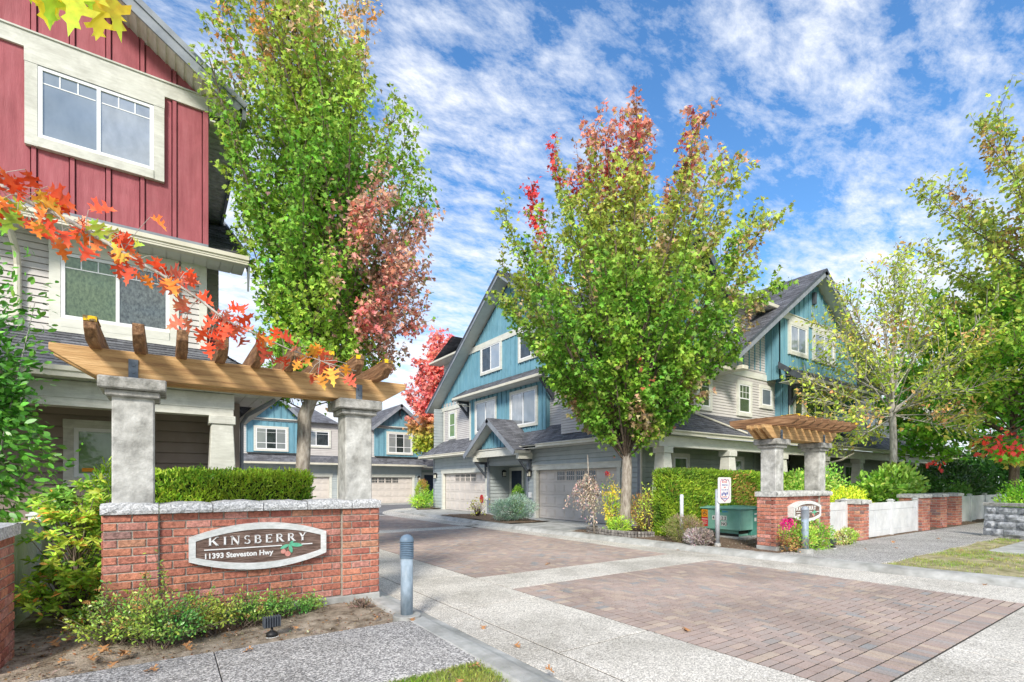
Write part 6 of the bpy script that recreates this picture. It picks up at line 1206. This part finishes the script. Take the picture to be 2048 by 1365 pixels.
shrub('background_tree', 'dense dark green tree closing the view behind the shaded fence', 'tree', (44, 12), (5.5, 5), .5, 10.5, 6500, .42, [(.05, .15, .02), (.10, .24, .03)], T_MAPLE, seed=81, lumps=.35)
shrub('background_tree', 'dark green tree far behind the grey stone wall at the right edge', 'tree', (42, 3.5), (4, 3), .2, 8.5, 5200, .40, [(.06, .17, .02), (.13, .28, .03)], T_MAPLE, seed=82, lumps=.35)
# plants by the garages
shrub('juniper', 'spreading blue green juniper between the two garage doors', 'shrub', (10.95, 15.95), (.72, .98), .1, 1.12, 6500, .075, [(.11, .18, .13), (.19, .27, .21), (.27, .35, .29), (.10, .16, .09)], T_NEED, seed=34, lumps=.3)
shrub('clipped_box', 'clipped box shrub by the front door of the blue block', 'shrub', (13.3, 18.75), (.3, .36), .1, 1.5, 2200, .07, [(.07, .19, .02), (.16, .28, .04)], seed=35, lumps=.06)
shrub('bare_shrub', 'small half bare shrub with yellow leaves in front of the far garage door', 'shrub', (11.45, 19.3), (.42, .75), .1, .95, 240, .08, [(.40, .42, .06), (.30, .2, .1)], seed=36, core=False, nst=22, stem='bark_dark')
shrub('clipped_cedar', 'narrow clipped cedar at the far corner of the blue block', 'shrub', (13.2, 29.0), (.42, .42), .1, 1.85, 1800, .13, [HG[2], HG[3], HG[5]], T_NEED, seed=37, lumps=.06)
shrub('clipped_box', 'round green bush next to the narrow cedar by the dark door', 'shrub', (14.0, 28.5), (.45, .45), .1, 1.3, 1500, .12, [(.10, .26, .03), (.2, .36, .04)], seed=38, lumps=.06)
shrub('fern', 'arching light green fern at the curved kerb corner', 'plant', (12.35, 27.4), (.6, .7), .1, .95, 1500, .14, [(.30, .42, .05), (.16, .3, .04)], T_LONG, seed=39, core=False, lumps=.5)
for i, (x, y, h) in enumerate([(3, 47, 9), (8.5, 49, 10), (20, 46, 9), (25, 52, 12)]):
    shrub('background_tree', ['round green tree top behind the left rear townhouse', 'green tree crown in the gap behind the two rear townhouses', 'green tree crown behind the right rear townhouse', 'tall green tree farthest behind the blue block'][i], 'tree', (x, y), (2.2, 2.2), 1.5, h*.6, 2500, .35, [(.06, .16, .02), (.14, .26, .04)], T_MAPLE, seed=70+i, lumps=.3, group='trees behind the rear townhouses')
# ---------------------------------------------------------------- grass, fallen leaves
def grass(name, n, fn, z0, hh, seed, cols):
    global rng; rng = np.random.default_rng(seed); Pn = fn(n); m = noise3(Pn*np.array([1, 1, 0]), 3.2, seed); keep = m+rng.uniform(-.22, .22, len(Pn)) > .50; Pn = Pn[keep]; k = len(Pn); q = noise3(Pn, 6, seed+1)
    o = leaf_mesh(name, Pn, unit(rng.normal(0, .45, (k, 3))+np.array([0, 0, 1])), unit(rng.normal(0, 1, (k, 3))*np.array([1, 1, .1])), hh*rng.uniform(.5, 1.1, k), vary(mixc(cols[0], cols[1], q)), [(-.06, 0), (.06, 0), (.035, .55), (0, 1)], 'leaf', None, fold=0, droop=.3); return tag(o, 'short patchy green grass growing on the verge', 'grass', kind='stuff')
def rgL(n): return np.stack([rng.uniform(.3, 2.3, n), rng.uniform(2.2, 3.66, n), np.full(n, .03)], 1)
tag(grass('verge_grass', 34000, rgL, .03, .045, 3, [(.11, .19, .02), (.24, .23, .07)]), 'patchy grass on the near left verge at the bottom of the photo')
def rgR(n):
    P = np.stack([rng.uniform(10.6, 26, n), rng.uniform(-2.5, 3.6, n), np.full(n, .10)], 1); x = np.array([rx(min(max(y, -7), 20)) for y in P[:, 1]])+.38; P = P[P[:, 0] > x]; return P[~((P[:, 0] > 14.4) & (P[:, 0] < 18.05) & (P[:, 1] < 3.1) & (P[:, 1] > 1.1))]
tag(grass('lawn_grass', 90000, rgR, .1, .055, 4, [(.11, .21, .02), (.25, .25, .07)]), 'patchy lawn grass beside the right sidewalk and stone wall')
rng = np.random.default_rng(5)
def fl_mesh():
    T = np.array(T_OAK); v = [(x*.10, y*.10-.05, .006+.05*abs(x)*abs(x)*2+.012*math.sin(y*5)) for x, y in T]; me = bpy.data.meshes.new('fallen_leaf'); n = len(v); me.from_pydata(v+[(0, yy*.1-.05, .008) for yy in (0.1, .5, .9)], [], [tuple(range(n))]); me.materials.append(mat('dry_leaf', (.33, .13, .05), (.50, .29, .12), 30, .8, 0)); return me
FM = fl_mesh()
spots = [(4.6, 6.2), (3.3, 3.9), (2.75, 3.9), (2.8, 4.6), (2.5, 3.1), (4.5, 3.3), (6.1, 3.9), (9.8, 7.4), (10.3, 3.6), (6.0, 7.5), (10.3, 2.2), (1.2, 4.6), (.6, 5.0), (-.1, 4.9), (1.9, 5.35), (2.2, 5.1), (-.3, 5.5), (-.45, 5.75), (-.42, 5.62), (-.3, 5.42), (-.52, 5.5), (-.75, 6.3), (-.85, 6.2), (-.7, 5.55), (-.35, 5.2), (-.6, 5.9), (.15, 5.4), (1.1, 5.5), (1.8, 3.3), (2.05, 3.5), (12.5, 4.6), (13.3, 4.3), (14.6, 4.8), (16.4, 4.4), (12.6, 2.6), (11.8, 1.6), (13.7, 3.3)]
spots = [q for q in spots if q not in ((3.3, 3.9), (6.1, 3.9), (4.6, 6.2), (1.2, 4.6))]
for i, (x, y) in enumerate(spots):
    o = bpy.data.objects.new('fallen_leaf', FM); C.objects.link(o); z = .003
    if x < 2.33: z = .065 if 3.66 < y < 5.17 else .07
    elif x < 2.55: z = .07
    elif x > rx(y)+.2: z = .12 if y > 3.66 else .15
    o.location = (x, y, z); o.rotation_euler = (rng.uniform(-.25, .25), rng.uniform(-.25, .25), rng.uniform(0, 6.28)); s_ = rng.uniform(.75, 1.25); o.scale = (s_, s_, s_); tag(o, 'dry orange brown oak leaf lying on '+('the near left sidewalk' if x < 2.1 and y < 5.17 and y > 3.66 else 'the left verge grass by the kerb' if x < 2.3 and y < 3.67 else 'the bare soil by the left sign' if x < 2.33 else 'the grey concrete gutter of the left kerb' if x < 2.96 else 'the pale concrete strip left of the pavers' if x < 4.2 else 'the nearer panel of pavers' if x < 9.14 and y < 6.1 else 'the farther panel of pavers' if x < 9.14 and y > 7.1 else 'the pale concrete band between the paver panels' if x < 9.14 else 'the pale concrete strip right of the pavers' if x < rx(y)+.2 else 'the right lawn' if y < 3.66 else 'the right sidewalk'), 'leaf', 'dry leaves fallen on the ground')
# ---------------------------------------------------------------- foreground red oak reaching in from the left
t = thing('red_oak', (-2.7, 2.3, .03), 'red oak in autumn colour reaching its branch across the upper left foreground', 'tree'); rng = np.random.default_rng(99)
BR = [(-2.7, 2.3, 3.4), (-2.0, 2.5, 3.25), (-1.4, 2.65, 3.02), (-.85, 2.713, 2.803), (-.668, 2.647, 2.731), (-.504, 2.595, 2.649), (-.42, 2.574, 2.605), (-.318, 2.552, 2.565), (-.212, 2.528, 2.508), (-.102, 2.5, 2.443), (.013, 2.481, 2.384), (.117, 2.47, 2.32), (.208, 2.468, 2.253), (.321, 2.451, 2.208), (.464, 2.45, 2.159), (.613, 2.432, 2.119), (.75, 2.40, 2.09)]
s = MB(); s.tube([(-2.7, 2.3, -.05), (-2.7, 2.3, .3), (-2.68, 2.3, 2.0), (-2.7, 2.3, 3.6), (-2.8, 2.2, 6.5)], [.2, .15, .13, .11, .04], 12); s.build('trunk', 'bark', t, smooth=True)
s = MB(); s.tube(BR, [.03, .024, .018, .012, .0105, .0095, .0085, .008, .0075, .007, .006, .0055, .005, .004, .003, .0022, .0015], 7)
B2 = [(-2.7, 2.3, 4.0), (-1.6, 2.3, 3.75), (-.8, 2.25, 3.42), (-.507, 2.172, 3.30), (-.36, 2.07, 3.16), (-.249, 1.994, 3.09), (-.177, 1.969, 3.06)]; s.tube(B2, [.03, .022, .014, .009, .006, .004, .002], 7)
Pl, Dl, Sl, Cl, Nl = [], [], [], [], []
A = np.array(BR); vd = unit(np.array([.05, .8, .35]))
def oakleaf(p, d, L, c, n_):
    Pl.append(p); Dl.append(d); Sl.append(L); Cl.append(c); Nl.append(n_)
for i in range(138):
    u = 3.2+12.2*rng.random()**1.15; k = int(min(u, 15.99)); q = A[k]+(A[min(k+1, 16)]-A[k])*(u-k); pet = q+rng.normal(0, 1, 3)*np.array([.04, .05, .042])+np.array([.015, 0, -.02 if rng.random() < .7 else .035]); s.tube([q, (q+pet)/2+np.array([0, 0, .01]), pet], [.0016, .0012, .001], 4, cap=False)
    f = (u-3)/13; d = unit(np.array([rng.normal(.25, .6), rng.normal(0, .45), rng.normal(-.55, .45)])); w_ = rng.random()
    c = (.50, .045, .012) if w_ < .45 else (.56, .12, .015) if w_ < .72 else (.52, .22, .025) if w_ < .86 else (.28, .30, .04)
    if f > .85: c = (.52, .18, .02) if w_ < .25 else (.30, .32, .04) if w_ < .33 else (.48, .06, .03)
    if .5 < f <= .78 and w_ > .55: c = (.50, .11, .07)
    oakleaf(pet, d, rng.uniform(.05, .088), c, unit(np.array([rng.normal(-.1, .5), -1, rng.normal(.2, .5)])))
A2 = np.array(B2)
for i in range(16):
    u = rng.uniform(3, 6); k = int(min(u, 5.99)); q = A2[k]+(A2[k+1]-A2[k])*(u-k)+rng.normal(0, .02, 3); oakleaf(q, unit(np.array([rng.normal(.35, .35), rng.normal(0, .3), rng.normal(-.7, .25)])), rng.uniform(.10, .15), [(.52, .50, .03), (.70, .50, .03), (.36, .42, .04)][i % 3], unit(np.array([rng.normal(0, .4), -1, rng.normal(.1, .4)])))
for i in range(260):   # the rest of the crown, beyond the left edge of the picture
    q = np.array([rng.uniform(-3.6, -1.9), rng.uniform(1.2, 3.4), rng.uniform(3.2, 6.6)]); oakleaf(q, unit(rng.normal(0, .6, 3)+np.array([0, 0, -.5])), rng.uniform(.10, .15), (.75, .25, .04), unit(rng.normal(0, 1, 3)))
for i in range(12): a = i*.52; e_ = (-2.75+math.cos(a)*.8, 2.3+math.sin(a)*.9, 3.8+i*.22); s.tube([(-2.72, 2.25, 3.4+i*.2), ((-2.75+e_[0])/2, (2.3+e_[1])/2, e_[2]-.1), e_], [.03, .02, .008], 6)
s.build('branches', 'bark_pale', t, smooth=True)
def vc(col, T):
    k = len(T); mid = np.exp(-(T[:, 0]/.09)**2)[None, :, None]; n = len(col); edge = np.clip(np.abs(T[:, 0])*2.2, 0, 1)[None, :, None]; c = col[:, None, :]; hi = np.clip(c*np.array([1.1, 2.3, 1.6])+.03, 0, .9); return (c*(1-mid)+hi*mid)*(1+.1*edge)
leaf_mesh('foliage', Pl, Dl, Nl, Sl, vary(np.array(Cl), .12, .06), T_OAK, 'leaf_shiny', t, fold=.5, droop=.4, vcol=vc)
